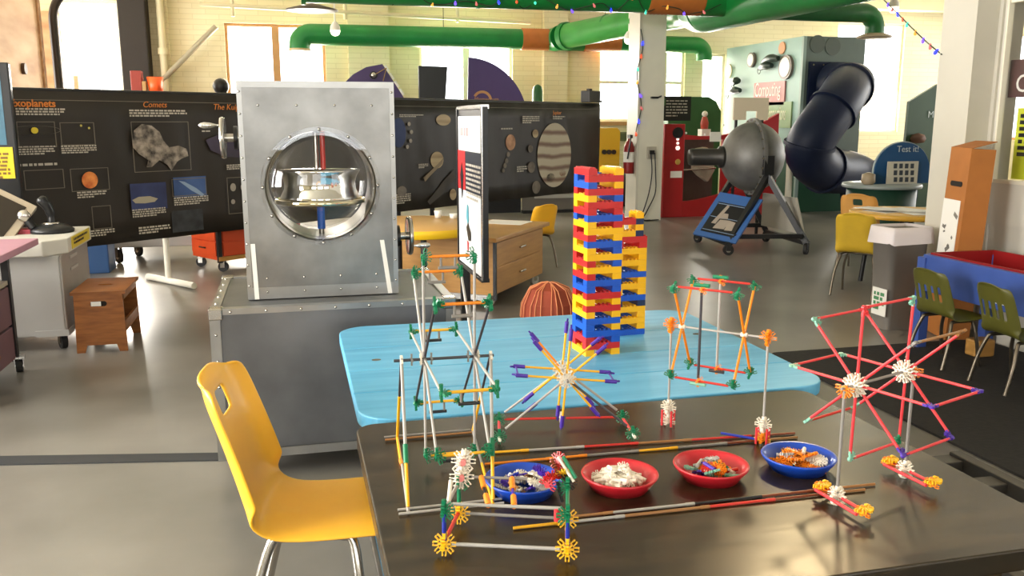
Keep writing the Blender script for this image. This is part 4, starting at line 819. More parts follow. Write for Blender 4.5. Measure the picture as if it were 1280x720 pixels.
# ---- blue sand table
t = thing('sand_table', 'blue wooden play table with a red tray inside', 'table', (4.28, 4.2, 0))
M_SB = mat('sand_blue', '#3a55a0', 0.45, var=0.08, scale=6); sx0, sx1, sy0, sy1, sz = 4.03, 4.56, 3.1, 4.9, 0.635
for x in (sx0, sx1): MB().bb(x - 0.02, x + 0.02, sy0, sy1, sz - 0.24, sz).build('side_board', M_SB, t, bevel=0.004)
for y in (sy0, sy1): MB().bb(sx0 + 0.02, sx1 - 0.02, y - 0.02, y + 0.02, sz - 0.24, sz).build('end_board', M_SB, t, bevel=0.004)
for x in (sx0 + .0, sx1 - .0):
    for y in (sy0 + .0, sy1 - .0): MB().bb(x - .035, x + .035, y - .035, y + .035, 0, sz - 0.02).build('leg', M_SB, t, bevel=0.004)
MB().bb(sx0 + .02, sx1 - .02, sy0 + .02, sy1 - .02, sz - .19, sz - .175).bb(sx0 + .02, sx0 + .03, sy0 + .02, sy1 - .02, sz - .175, sz + .012).bb(sx1 - .03, sx1 - .02, sy0 + .02, sy1 - .02, sz - .175, sz + .012).bb(sx0 + .03, sx1 - .03, sy1 - .03, sy1 - .02, sz - .175, sz + .012).build('tray', mat('tray_red', '#8c1a1c', 0.3), t)
MB().bb(sx0 - .025, sx0 - .02, 4.18, 4.26, sz - .2, sz - .17).build('label', M_PAPER, t)
tag(MB().prism(rrect(.15, .12, .03), 0.013, .12, 'XY', (4.25, 4.6, 0)).build('cork_block', M_TAN, bevel=0.01), 'tan block on the floor under the blue sand table', 'block')
tag(MB().bb(4.61, 4.66, 2.2, 4.86, 0.0, 0.36).build('kick_board', M_WHITE, bevel=0.01), 'low white board standing behind the blue sand table', 'board')
tag(MB().prism(rrect(1.62, 4.6, .06, 4, 3.77, 2.68), 0.0, .012, 'XY').build('floor_mat', mat('mat_black', '#161412', 0.85, scale=40, hex2='#221e1a', bump=0.3)), 'large black rubber mat under the sand table and green chairs', 'mat')
# ---- dark slatted crate beside the black table
t = thing('slatted_crate', 'low dark crate with open slats beside the black table', 'crate', (1.8, 1.7, 0)); M_DK = mat('crate_dark', '#2a2620', 0.5, var=0.15, scale=8)
cz = 0.45
for x in (1.62, 2.04): MB().bb(x - .02, x + .02, .9, 2.27, cz - .05, cz).build('side_rail', M_DK, t, bevel=.004)
for k in range(8): y = 2.24 - k * 0.18; MB().bb(1.64, 2.02, y - .035, y + .03, cz - .04, cz - .01).build('slat', M_DK, t, bevel=.003)
for x in (1.63, 2.03):
    for y in (.93, 2.24): MB().bb(x - .02, x + .02, y - .02, y + .02, 0, cz - .05).build('leg', M_DK, t)
MB().bb(1.64, 2.02, .92, 2.25, .05, .07).build('bottom_board', M_DK, t)

# ================================================================= middle: metal gyroscope cabinet
CZ = 0.745; cx0, cx1, cy0, cy1 = -0.345, 0.66, 3.67, 4.47
t = thing('flight_case', 'grey metal flight case with riveted edges under the gyroscope cabinet', 'case', ((cx0 + cx1) / 2, (cy0 + cy1) / 2, 0))
MB().bb(cx0 + .004, cx1 - .004, cy0 + .004, cy1 - .004, .1, CZ - .004).build('case_body', M_STEEL, t)
w = .038; k_ = .004
for y in (cy0, cy1):
    for za, zb in ((CZ - w * .6, CZ), (.1, .1 + w)): MB().bb(cx0, cx1, y - k_ if y == cy0 else y, y if y == cy0 else y + k_, za, zb).build('edge_trim', M_ALU2, t)
b = MB().bb(cx0, cx1, cy0 - k_, cy0 + w, CZ - .004, CZ + .002).bb(cx0, cx1, cy1 - w, cy1, CZ - .004, CZ + .002).bb(cx0, cx0 + w, cy0, cy1, CZ - .004, CZ + .0022).bb(cx1 - w, cx1, cy0, cy1, CZ - .004, CZ + .0022)
b.build('edge_trim', M_ALU2, t)
for x in (cx0, cx1):
    for y in (cy0, cy1):
        sx = 1 if x == cx0 else -1; sy = 1 if y == cy0 else -1
        MB().bb(x - sx * .004, x + sx * w, y - sy * .005, y + sy * .004, .1, CZ - .01).bb(x - sx * .004, x + sx * .004, y - sy * .005, y + sy * w, .1, CZ - .01).build('corner_angle', M_ALU2, t)
        MB().bb(x - sx * .007, x + sx * .05, y - sy * .008, y + sy * .05, CZ - .045, CZ + .005).build('corner_cap', M_CHROME2, t, bevel=.006)
        caster((x + sx * .07, y + sy * .07, 0), t, .042, .3)
b = MB()
for k in range(7):
    x = cx0 + .08 + k * .14
    b.sphere((x, cy0 - .005, CZ - .012), .006, 8, 5)
for k in range(5): b.sphere((cx0 + .02, cy0 - .007, .2 + k * .11), .006, 8, 5); b.sphere((cx0 + .018, cy0 + .1 + k * .15, CZ + .003), .007, 8, 5)
b.build('rivet_row', M_CHROME2, t, kind='stuff')
gx0, gx1, gy0, gy1, gz0, gz1 = -0.2, 0.437, 3.85, 4.22, CZ, 1.652
t = thing('gyroscope_cabinet', 'brushed aluminium cabinet with a large round clear window', 'cabinet', ((gx0 + gx1) / 2, gy0, CZ)); GT = t
gcx, gcz, gr = 0.122, 1.222, 0.233
def holed_panel(x0, x1, z0, z1, cx, cz, r, y0, y1, n=64):
    inner = []; outer = []
    for i in range(n):
        a = 2 * math.pi * (i + .5) / n; c, s_ = math.cos(a), math.sin(a); inner.append((cx + r * c, cz + r * s_))
        ks = []
        if c > 1e-9: ks.append((x1 - cx) / c)
        if c < -1e-9: ks.append((x0 - cx) / c)
        if s_ > 1e-9: ks.append((z1 - cz) / s_)
        if s_ < -1e-9: ks.append((z0 - cz) / s_)
        k = min(ks); outer.append((cx + k * c, cz + k * s_))
    b = MB(); vs = [(x, y, z) for y in (y0, y1) for L in (inner, outer) for x, z in L]
    fs = []
    for i in range(n):
        j = (i + 1) % n
        fs += [(i, j, n + j, n + i), (2 * n + i, 3 * n + i, 3 * n + j, 2 * n + j), (i, 2 * n + i, 2 * n + j, j)]
    b.add(vs, fs)
    for i in range(n):
        p, q_ = outer[i], outer[(i + 1) % n]
        if abs(p[0] - q_[0]) > 1e-6 and abs(p[1] - q_[1]) > 1e-6:
            X = x0 if min(abs(p[0] - x0), abs(q_[0] - x0)) < 1e-6 else x1; Z = z0 if min(abs(p[1] - z0), abs(q_[1] - z0)) < 1e-6 else z1
            for y in (y0, y1): b.add([(p[0], y, p[1]), (X, y, Z), (q_[0], y, q_[1])], [(0, 1, 2)])
    return b
holed_panel(gx0, gx1, gz0, gz1, gcx, gcz, gr, gy0, gy0 + .006).build('front_panel', M_ALU, t)
holed_panel(gx0, gx1, gz0, gz1, gcx, gcz, gr, gy1 - .006, gy1).build('back_panel', M_ALU, t)
for x in (gx0, gx1 - .006): MB().bb(x, x + .006, gy0 + .006, gy1 - .006, gz0, gz1).build('side_panel', M_ALU, t)
MB().bb(gx0, gx1, gy0, gy1, gz1, gz1 + .006).build('top_panel', M_ALU, t); MB().bb(gx0 + .006, gx1 - .006, gy0 + .006, gy1 - .006, gz0, gz0 + .006).build('bottom_panel', M_ALU, t)
b = MB()
for x in (gx0 - .003, gx1 - .017): b.bb(x, x + .02, gy0 - .004, gy0, gz0, gz1 + .006)
b.bb(gx0 + .017, gx1 - .017, gy0 - .004, gy0, gz1 - .02, gz1 + .006).bb(gx0 + .017, gx1 - .017, gy0 - .003, gy0, gz0, gz0 + .05); b.build('edge_strip', M_ALU2, t)
for x, lean in ((gx0 + .035, .006), (gx1 - .035, .03)):
    MB().prism([(x - .009, gz0 + .002), (x + .009, gz0 + .002), (x + .009 - lean, gz0 + .24), (x - .009 - lean, gz0 + .24)], gy0 - .012, gy0 - .004).build('stay_bar', M_WHITEP, t)
b = MB(); 
for i in range(4):
    for z in (gz0 + .03, gz0 + .09, 1.56): b.sphere((gx0 + .08 + i * .155, gy0 - .003, z), .0055, 8, 5)
for i in range(10):
    for x in (gx0 + .007, gx1 - .007): b.sphere((x, gy0 - .005, gz0 + .06 + i * .09), .005, 8, 5)
for k in range(12): a_ = 2 * math.pi * k / 12; b.sphere((gcx + .24 * math.cos(a_), gy0 - .012, gcz + .24 * math.sin(a_)), .007, 8, 5)
b.build('rivet_row', M_CHROME2, t, kind='stuff')
for nm, yy, sg in (('front_window', gy0, -1), ('rear_window', gy1, 1)):
    fl = MB().lathe([(.215, 0), (.25, 0), (.25, sg * .008), (.215, sg * .008)], (gcx, yy, gcz), 56, 'Y', close=True, smooth=False).build('clear_flange', M_CLEAR, t)
    dm = MB().lathe([(.216, sg * .004)] + [(.216 * math.cos(R(a_)), sg * (.008 + .1 * math.sin(R(a_)))) for a_ in range(5, 90, 8)] + [(.0008, sg * .108)], (gcx, yy, gcz), 56, 'Y').build('clear_dome', M_CLEAR, t)
gy = (gy0 + gy1) / 2
MB().lathe([(.226, gy0 + .002), (.226, gy1 - .002)], (gcx, 0, gcz), 56, 'Y').build('inner_sleeve', M_ALU2, t)
M_MIR = mat('mirror_brass', '#d9cfae', 0.05, 1.0)
rot = GT
MB().lathe([(.001, 1.15), (.17, 1.15), (.178, 1.155), (.172, 1.17), (.158, 1.2), (.155, 1.225), (.165, 1.26), (.178, 1.278), (.178, 1.286), (.05, 1.29), (.001, 1.29)], (gcx, gy, 0), 56).build('wheel', M_CHROME, rot)
MB().lathe([(.193, 1.135), (.198, 1.14), (.198, 1.153), (.193, 1.158), (.188, 1.15)], (gcx, gy, 0), 56, close=True).build('rim', M_MIR, rot)
MB().lathe([(.001, 1.17), (.028, 1.17), (.04, 1.2), (.028, 1.235), (.001, 1.235)], (gcx, gy - .10, 0), 20).build('hub_knob', M_MIR, rot)
MB().cyl((gcx - .012, gy, 1.29), (gcx - .012, gy, gz1), .011, n=14).build('shaft', M_CHROME2, rot)
MB().cyl((gcx + .018, gy, 1.29), (gcx + .018, gy, 1.48), .0115, n=14).build('red_sleeve', mat('sleeve_red', '#d8231f', 0.2, coat=.5), rot)
MB().cyl((gcx, gy, gz0 + .006), (gcx, gy, 1.145), .012, n=14).build('shaft', M_CHROME2, rot)
MB().cyl((gcx, gy, 1.02), (gcx, gy, 1.145), .0175, n=14).build('blue_sleeve', mat('sleeve_blue', '#2a6ad0', 0.2, coat=.5), rot)
# cranks on the sides
def crank(label, x, dx, z, r):
    t = bpy.data.objects.new('crank_wheel', None); COL.objects.link(t); t.parent = GT; t['label'] = label; t.location = Vector((x, gy - .04, z)) - GT.location; yy = gy - .04
    MB().cyl((x, yy, z), (x + dx * .07, yy, z), .018, n=14).build('axle', M_CHROME2, t)
    MB().cyl((x + dx * .015, yy, z), (x + dx * .03, yy, z), .05, n=20).build('bearing', M_BLACKP, t)
    MB().lathe([(.001, -.006), (r * .9, -.008), (r, -.01), (r + .004, 0), (r, .01), (r * .9, .008), (.001, .006)], (x + dx * .075, yy, z), 32, 'X').build('disc', M_CHROME2, t)
    hz_ = z + r * (.62 if dx < 0 else -.55)
    MB().tube([(x + dx * .08, yy, hz_), (x + dx * .1, yy, hz_), (x + dx * .125, yy, hz_), (x + dx * .15, yy, hz_), (x + dx * .165, yy, hz_), (x + dx * .17, yy, hz_)], [.005, .005, .012, .014, .01, .004], 12).build('handle', M_CHROME, t)
crank('chrome crank disc with pear-shaped handle on the upper side', gx0, -1, 1.425, .085)
crank('chrome crank disc with small handle on the lower side', gx1, 1, .98, .085)
# ---- poster stand behind the cabinet
t = thing('poster_stand', 'black and chrome stand holding a tall information poster', 'sign', (.93, 4.7, 0))
XS = .94; ya, yb_, z0_, z1_ = 4.34, 4.99, .70, 1.555
MB().bb(XS - .01, XS + .02, ya, yb_, z0_, z1_).build('backing', M_BLACK, t)
MB().bb(XS - .012, XS + .016, ya - .012, ya, z0_ - .01, z1_ + .01).build('frame_side', M_BLACK, t); MB().bb(XS - .018, XS - .012, ya - .014, ya + .006, z0_ - .01, z1_ + .01).build('frame_edge', M_CHROME2, t); MB().bb(XS - .018, XS + .024, yb_, yb_ + .022, z0_ - .01, z1_ + .01).build('frame_side', M_BLACK, t)
MB().bb(XS - .018, XS + .024, ya, yb_, z1_, z1_ + .02).build('frame_top', M_CHROME2, t); MB().bb(XS - .018, XS + .024, ya, yb_, z0_ - .02, z0_).build('frame_bottom', M_BLACK, t)
MB().bb(XS - .0, XS + .04, yb_ + .0, yb_ + .045, 0.02, 1.3).build('post', M_BLACK, t); MB().bb(XS - .25, XS + .25, yb_ - .05, yb_ + .1, 0, .02).build('foot', M_BLACK, t)
MB().bb(XS - .013, XS - .0105, ya + .005, yb_ - .015, z0_ + .005, z1_ - .035).build('sheet', mat('poster_white', '#eef0f2', 0.35), t)
def sp_(f): return yb_ - (yb_ - ya) * f
MB().bb(XS - .0145, XS - .0125, sp_(.98), sp_(.02), z0_ + .42, z1_ - .22).build('print_band', mat('poster_navy', '#262c38', 0.4), t)
MB().bb(XS - .0155, XS - .014, sp_(.34), sp_(.02), z0_ + .42, z1_ - .22).build('print_band', mat('poster_red', '#cf2b2f', 0.4), t)
def spoly(poly, m, nm): MB().prism([(sp_(a_), z) for a_, z in poly], XS - .0175, XS - .0155, 'YZ').build(nm, m, t)
spoly([(.13, 1.2), (.2, 1.27), (.27, 1.2), (.24, 1.13), (.2, 1.07), (.16, 1.13)], mat('poster_dark', '#17181c', 0.4), 'diamond_print')
tl = words(0, 0, .38, .2, 8, 0, 41, .5).xf(Matrix.Translation((XS - .0156, sp_(.38), 1.27)) @ Matrix.Rotation(R(-90), 4, 'Z')); tl.build('lettering', M_LET, t)
words(0, 0, .5, .05, 1, 0, 43, .9).xf(Matrix.Translation((XS - .0142, sp_(.12), 1.46)) @ Matrix.Rotation(R(-90), 4, 'Z')).build('lettering', mat('poster_pink', '#e09a9c', 0.5), t)
spoly([(.38, .98), (.42, 1.05), (.46, 1.04), (.48, .96), (.43, .94)], mat('poster_cyan', '#59a7b8', 0.4), 'gem_print')
spoly([(.38, .92), (.45, .95), (.56, .9), (.56, .86), (.47, .85)], MATS['poster_dark'], 'gem_print'); spoly([(.4, .85), (.47, .84), (.44, .77)], MATS['poster_red'], 'gem_print')
# ---- low drawer cart and yellow round table behind
DC = pz(617, 380, 0.03); DRZ = math.atan2(pz(668, 350, .1).y - pz(617, 374, .1).y, pz(668, 350, .1).x - pz(617, 374, .1).x)
t = thing('drawer_cart', 'low maple cart with black edges and two drawers', 'cart', (DC.x, DC.y, 0), DRZ)
Ld, Dd, hd = 1.15, .85, .575
MB().bb(-.06, Ld + .06, -.05, Dd + .05, hd - .035, hd).build('top', M_TAN, t, local=True, bevel=.006)
MB().bb(0, Ld, .0, Dd, .1, hd - .035).build('carcass', M_TAN, t, local=True)
for k, (za, zb) in enumerate(((.115, .32), (.335, .525))):
    dr = MB().bb(.04, Ld - .03, -.014, 0, za, zb).build('drawer_front', M_TAN, t, local=True, bevel=.003)
    MB().tube([(Ld * .5 - .06, -.03, (za + zb) / 2), (Ld * .5 + .06, -.03, (za + zb) / 2)], .009, 8).build('handle', M_CHROME2, dr, local=True)
MB().bb(-.012, .022, -.022, .0, .06, hd - .035).build('corner_strip', M_BLACK, t, local=True); MB().bb(-.02, 0, .02, Dd, .055, .1).build('base_rail', M_ALU2, t, local=True)
for x in (.06, Ld - .06):
    for y in (.06, Dd - .06): caster((x, y, 0), t, .045, 1.2, mat('wheel_grey', '#b5b0a8', .5), local=True)
tag(MB().box((DC.x + .35, DC.y + 1.0, hd + .002), (.3, .4, .003), DRZ).build('paper_sheet', M_PAPER), 'white sheet lying on the maple drawer cart', 'paper')
q = pz(522, 272, .6); yt = Vector((.92, 6.75, 0)); t = thing('round_table', 'yellow-edged round table behind the metal cabinet', 'table', yt)
YZ_ = .72
MB().lathe([(.001, YZ_), (.53, YZ_), (.535, YZ_ - .005), (.535, YZ_ - .02)], yt, 48).build('table_top', mat('top_birch', '#d2a463', .4), t); MB().lathe([(.536, YZ_ - .003), (.54, YZ_ - .01), (.54, YZ_ - .06), (.53, YZ_ - .065), (.001, YZ_ - .065)], yt, 48).build('edge_band', mat('edge_yellow', '#efc21c', .4), t)
for dx, dy in ((-.38, .1), (.0, -.38), (.36, -.2), (-.1, .3)): MB().cyl(yt + Vector((dx, dy, 0)), yt + Vector((dx, dy, YZ_ - .06)), .024, n=10).build('leg', M_BLACK, t)
for lab, dx, dy, h_ in (('small white cup on the yellow-edged round table', .22, .3, .06), ('white lidded tub on the yellow-edged round table', .33, .22, .04)):
    tag(MB().lathe([(.001, YZ_ + .001), (.025, YZ_ + .001), (.032, YZ_ + h_), (.028, YZ_ + h_), (.022, YZ_ + .01), (.001, YZ_ + .01)], yt + Vector((dx, dy, 0)), 16).build('cup', M_WHITEP), lab, 'cup')
# ---- woven rust basket
q = pz(686, 404); t = thing('ribbed_basket', 'rust-red ribbed basket behind the blue table', 'basket', q); pr = [(.001, 0), (.17, 0), (.215, .06), (.205, .16), (.15, .27), (.06, .31), (.001, .315)]
M_RUST = mat('rust_fabric', '#8f3a20', .7, var=.1, scale=8)
MB().lathe(pr, q, 8, smooth=False).build('body', M_RUST, t)
for k in range(8):
    a_ = 2 * math.pi * k / 8
    for off in (-.2, 0, .2): MB().tube([q + Vector((r_ * 1.01 * math.cos(a_ + off * (r_ / .2)), r_ * 1.01 * math.sin(a_ + off * (r_ / .2)), z_)) for r_, z_ in pr[1:]], .0035, 5).build('rib', mat('rust_edge', '#d98a5c', .6), t)
# ================================================================= left group
# ---- grey kiosk with flight stick and tilted screen
kx1, ky0, ky1, kz = -1.47, 6.17, 6.98, .735; kx0 = kx1 - .85
M_KI = mat('kiosk_grey', '#a9a8a4', .4, var=.05, scale=3); M_KIS = mat('kiosk_side', '#8d8780', .45, var=.05)
t = thing('simulator_kiosk', 'grey metal kiosk on casters with a tilted screen', 'kiosk', ((kx0 + kx1) / 2, (ky0 + ky1) / 2, 0))
MB().bb(kx0, kx1 - .02, ky0 + .03, ky1, .1, kz - .1).build('cabinet_body', M_KI, t, bevel=.008)
MB().bb(kx1 - .02, kx1 - .008, ky0 + .03, ky1, .1, kz - .1).build('side_door', M_KIS, t, bevel=.003)
for zz in (.5, .58): MB().bb(kx1 - .008, kx1 - .002, ky0 + .25, ky0 + .45, zz, zz + .02).build('vent', M_KI, t)
MB().prism([(kx0, ky0 - .02), (kx1 - .1, ky0 - .02), (kx1 + .02, ky0 + .12), (kx1 + .02, ky1 + .02), (kx0, ky1 + .02)], kz - .1, kz, 'XY').build('top_slab', mat('kiosk_top', '#c9c7bf', .5, var=.03), t, bevel=.008)
lb = MB().bb(kx1 + .02, kx1 + .024, ky0 + .22, ky1 - .05, kz - .085, kz - .005).build('yellow_label', mat('label_yellow', '#d8bf2a', .5), t)
words(0, 0, .42, .05, 2, 0, 51, .6).xf(Matrix.Translation((kx1 + .0255, ky0 + .27, kz - .02)) @ Matrix.Rotation(R(90), 4, 'Z')).build('lettering', M_BLACK, t)
for x, y in ((kx1 - .06, ky0 + .1), (kx1 - .06, ky1 - .1), (kx0 + .08, ky0 + .1)): caster((x, y, 0), t, .05, .5)
MB().bb(kx1 - .2, kx1 - .0, ky0 + .02, ky0 + .18, .1, .14).build('foot_plate', M_KI, t)
pa = pz(0, 277, kz); pb_ = pz(50, 263, kz + .0)
Ms = Matrix.Translation((kx0 + .17, ky0 + .4, kz + .2)) @ Matrix.Rotation(R(30), 4, 'Y') @ Matrix.Rotation(R(42), 4, 'X')
MB().bb(-.38, .38, -.26, .26, -.02, .02).xf(Ms).build('screen_frame', mat('screen_frame', '#b5a894', .5), t, bevel=.004); MB().bb(-.33, .33, -.21, .21, .0205, .024).xf(Ms).build('screen', mat('screen_dark', '#2a231c', .15), t)
t2 = thing('flight_stick', 'black flight stick controller on the grey kiosk', 'joystick', (kx1 - .18, ky0 + .45, kz))
jc = Vector((kx1 - .16, ky0 + .5, kz))
MB().lathe([(.001, 0), (.14, 0), (.145, .02), (.11, .045), (.05, .06), (.001, .06)], jc, 24).build('base', M_BLACKP, t2)
MB().lathe([(.045, .055), (.06, .06), (.045, .07)], jc, 20).build('collar', M_CHROME2, t2)
MB().tube(bez([jc + Vector((0, 0, .05)), jc + Vector((0, .01, .12)), jc + Vector((-.02, 0, .19)), jc + Vector((-.06, -.01, .24))]), [.025, .024, .022, .022, .022, .022, .022, .024, .026, .028, .03, .03, .03, .03, .032, .032, .034, .034, .036, .036, .036, .036, .034, .03, .02], 12).build('grip', M_BLACKP, t2)
MB().tube(bez([jc + Vector((-.1, -.06, .04)), jc + Vector((-.13, -.06, .09)), jc + Vector((-.14, -.05, .13))]), .028, 12).build('throttle_lever', M_BLACKP, t2); MB().sphere(jc + Vector((-.145, -.085, .125)), .042, 14, 10, (1, .5, 1)).build('throttle_knob', M_CHROME2, t2)
MB().box(jc + Vector((-.16, -.02, .015)), (.09, .12, .03)).build('red_button_plate', mat('stick_red', '#8a2230', .4), t2)
# ---- pink topped drawer cart
t = thing('pink_cart', 'drawer cart with pink top and black frame at the picture edge', 'cart', (-1.9, 5.45, 0)); M_PINK = mat('pink_laminate', '#b07f92', .45, var=.04); M_MAUVE = mat('mauve_drawer', '#6e4f58', .5, var=.05)
X1 = -1.53
MB().bb(X1 - .9, X1, 4.85, 5.93, .745, .785).build('top', M_PINK, t, bevel=.005)
fx, fy0, fy1 = X1 - .14, 4.95, 5.72
for y in (fy0, fy1): MB().bb(fx - .02, fx + .02, y - .02, y + .02, .07, .745).build('post', M_BLACK, t); MB().bb(fx - .7, fx - .66, y - .02, y + .02, .07, .745).build('post', M_BLACK, t)
MB().bb(fx - .66, fx + .01, fy0, fy1, .54, .565).build('shelf_rim', mat('rim_aged', '#a8a090', .5), t)
for za, zb in ((.3, .53), (.09, .285)):
    dr = MB().bb(fx - .65, fx + .012, fy0 + .025, fy1 - .025, za, zb).build('drawer', M_MAUVE, t, bevel=.004)
    MB().sphere((fx + .02, (fy0 + fy1) / 2, (za + zb) / 2), .02, 12, 8).build('knob', mat('knob_wood', '#8a5a34', .5), dr)
for x in (fx, fx - .64):
    for y in (fy0 + .04, fy1): caster((x + .02, y, 0), t, .038, .2)
# ---- wooden step stool
t = thing('step_stool', 'brown wooden step stool with hand hole and white label', 'stool', (-1.25, 6.35, 0)); a0, a1, b0, b1, h = -1.41, -1.1, 6.1, 6.62, .405
top = rrect(a1 - a0 + .02, b1 - b0 + .03, .004, 1, (a0 + a1) / 2, (b0 + b1) / 2)
def slab_hole(x0, x1, y0, y1, z0, z1, hw, hd): # top board with an oval grip hole
    cx, cy = (x0 + x1) / 2, (y0 + y1) / 2; n = 32; inn = []; out = []
    for i in range(n):
        a = 2 * math.pi * (i + .5) / n; c, s_ = math.cos(a), math.sin(a); inn.append((cx + hw * c, cy + hd * s_)); k = min((x1 - cx) / max(abs(c), 1e-9), (y1 - cy) / max(abs(s_), 1e-9)); out.append((cx + k * c, cy + k * s_))
    b = MB(); vs = [(x, y, z) for z in (z0, z1) for L in (inn, out) for x, y in L]; fs = []
    for i in range(n):
        j = (i + 1) % n; fs += [(i, j, n + j, n + i), (2 * n + i, 3 * n + i, 3 * n + j, 2 * n + j), (i, 2 * n + i, 2 * n + j, j), (n + i, n + j, 3 * n + j, 3 * n + i)]
    b.add(vs, fs)
    for i in range(n):
        p, q_ = out[i], out[(i + 1) % n]
        if abs(p[0] - q_[0]) > 1e-6 and abs(p[1] - q_[1]) > 1e-6:
            X = x0 if min(abs(p[0] - x0), abs(q_[0] - x0)) < 1e-6 else x1; Y = y0 if min(abs(p[1] - y0), abs(q_[1] - y0)) < 1e-6 else y1
            b.add([(p[0], p[1], z0), (X, Y, z0), (q_[0], q_[1], z0), (p[0], p[1], z1), (X, Y, z1), (q_[0], q_[1], z1)], [(0, 1, 2), (5, 4, 3), (0, 3, 4, 1), (1, 4, 5, 2)])
    return b
slab_hole(a0 - .012, a1 + .012, b0 - .012, b1 + .012, h - .02, h, .05, .022).build('top_board', M_WOOD, t)
for y in (b0, b1):
    MB().prism([(a0, 0), (a0 + .05, 0), (a0 + .065, .05), (a1 - .065, .05), (a1 - .05, 0), (a1, 0), (a1 - .008, h - .02), (a0 + .008, h - .02)], y - .009, y + .009).build('end_board', M_WOOD, t)
MB().prism(rrect(.1, .034, .016, 5, (a0 + a1) / 2 - .0, .325), b0 - .0105, b0 - .009).build('hand_hole', MATS['hole_dark'], t); MB().bb(-1.3, -1.24, b0 - .0125, b0 - .0105, .31, .34).build('label', M_PAPER, t)
for x in (a0 + .012, a1 - .012):
    MB().bb(x - .009, x + .009, b0 + .009, b1 - .009, .13, .2).build('stretcher', M_WOOD, t); MB().bb(x - .009, x + .009, b0 + .009, b1 - .009, h - .06, h - .02).build('apron', M_WOOD, t)
MB().bb(a0 + .022, a0 + .03, b0 + .009, b1 - .009, .2, h - .06).build('back_board', M_WOOD, t)
# ---- black totem at the left edge
t = thing('black_totem', 'tall black display panel with blue screen and yellow notice', 'display', (-2.35, 7.3, 0)); q = pz(16, 150, 1.45)
txx = px(16, 150, -2.05); Xt = -1.96; yT = px(17, 150, Xt).y
MB().bb(Xt - .5, Xt, yT, yT + .06, .74, px(10, 78, Xt).z).build('panel', M_BLACKP, t, bevel=.01)
MB().bb(Xt - .46, Xt - .06, yT - .004, yT, 1.32, px(10, 82, Xt).z - .02).build('screen', mat('screen_blue', '#33566b', .3, scale=3, hex2='#4f7f94'), t)
a = py(0, 184, yT - .006); c = py(19.5, 223, yT - .006); MB().bb(a.x - .25, c.x, yT - .008, yT - .002, c.z, a.z).build('yellow_notice', mat('notice_yellow', '#d9c021', .6), t); words(c.x - .17, a.z - .04, .14, .2, 7, yT - .01, 61).build('lettering', mat('notice_brown', '#7a5a1c', .6), t)
MB().bb(Xt - .42, Xt - .1, yT + .02, yT + .05, 0, .74).build('stand', M_BLACK, t)
# ---- orange drawer cart behind the cabinet, dolly, blue box
p0 = pz(276, 341); t = thing('orange_cart', 'orange drawer cart with black edges behind the banner foot', 'cart', (p0.x, p0.y, 0), R(33)); M_ORG = mat('drawer_orange', '#cf4a1e', .45, var=.06)
MB().bb(-.0, .95, .0, .55, .12, .46).build('carcass', M_ORG, t, local=True); MB().bb(-.02, .97, -.02, .57, .46, .49).build('top', M_TAN, t, local=True); MB().bb(-.02, .98, -.03, .0, .12, .16).build('base_rail', M_TAN, t, local=True)
MB().bb(-.02, .02, -.02, .02, .1, .48).build('corner_strip', M_BLACK, t, local=True)
for za, zb in ((.17, .3), (.315, .45)):
    dr = MB().bb(-.02, 0, .04, .52, za, zb).build('drawer', M_ORG, t, local=True); MB().tube([(-.035, .22, (za + zb) / 2), (-.035, .34, (za + zb) / 2)], .008, 6).build('handle', M_BLACK, dr, local=True)
    MB().bb(.04, .92, -.012, .0, za, zb).build('side_inset', M_ORG, t, local=True)
for x in (.06, .9):
    for y in (.05, .5): caster((x, y, 0), t, .05, .7, local=True)
t = thing('wheeled_dolly', 'grey wheeled base behind the banner with black casters', 'dolly', (-1.6, 10.2, 0)); MB().bb(-1.95, -.95, 9.95, 10.6, .17, .28).build('deck', M_KI, t, bevel=.01)
for x, y in ((-1.82, 10.02), (-1.7, 10.5), (-1.0, 10.1)): caster((x, y, 0), t, .075, .6, fork=M_BLACK)
p = pz(124, 342); t = thing('blue_bin', 'dark blue box with white rim under the banner', 'box', (p.x, p.y + .2, 0)); MB().bb(p.x - .2, p.x + .1, p.y, p.y + .35, 0, .3).build('box', mat('box_blue', '#234a7a', .5), t, bevel=.01); MB().bb(p.x - .21, p.x + .11, p.y - .01, p.y + .36, .3, .325).build('lid', M_PAPER, t, bevel=.004)
q = pz(667, 292); tag(MB().tube([pz(670, 288, .03), pz(684, 289, .03)], .03, 10).build('floor_pipe', M_PVC), 'short white pipe lying on the floor by the drawer cart', 'pipe')
a = py(668, 246, 13.9); t = thing('low_grey_board', 'grey board with a pale rail seen below the banner end', 'board', (a.x + .5, 13.9, 0)); MB().bb(a.x - .2, a.x + 1.3, 13.9, 13.95, .05, .52).build('board', mat('board_dull', '#6e6a62', .6), t); MB().bb(a.x, a.x + 1.3, 13.87, 13.9, .24, .3).build('rail', M_KI, t); MB().bb(a.x - .2, a.x + 1.3, 13.85, 14.0, 0, .05).build('base', M_BLACK, t)
tag(MB().prism([tuple(pz(-40, 583)[:2]), tuple(pz(285, 576)[:2]), tuple(pz(285, 567)[:2]), tuple(pz(-40, 572)[:2])], 0.0005, .006, 'XY').build('floor_strip', mat('strip_dark', '#2a2c2f', .6)), 'dark cable cover strip across the floor left of the case', 'strip')

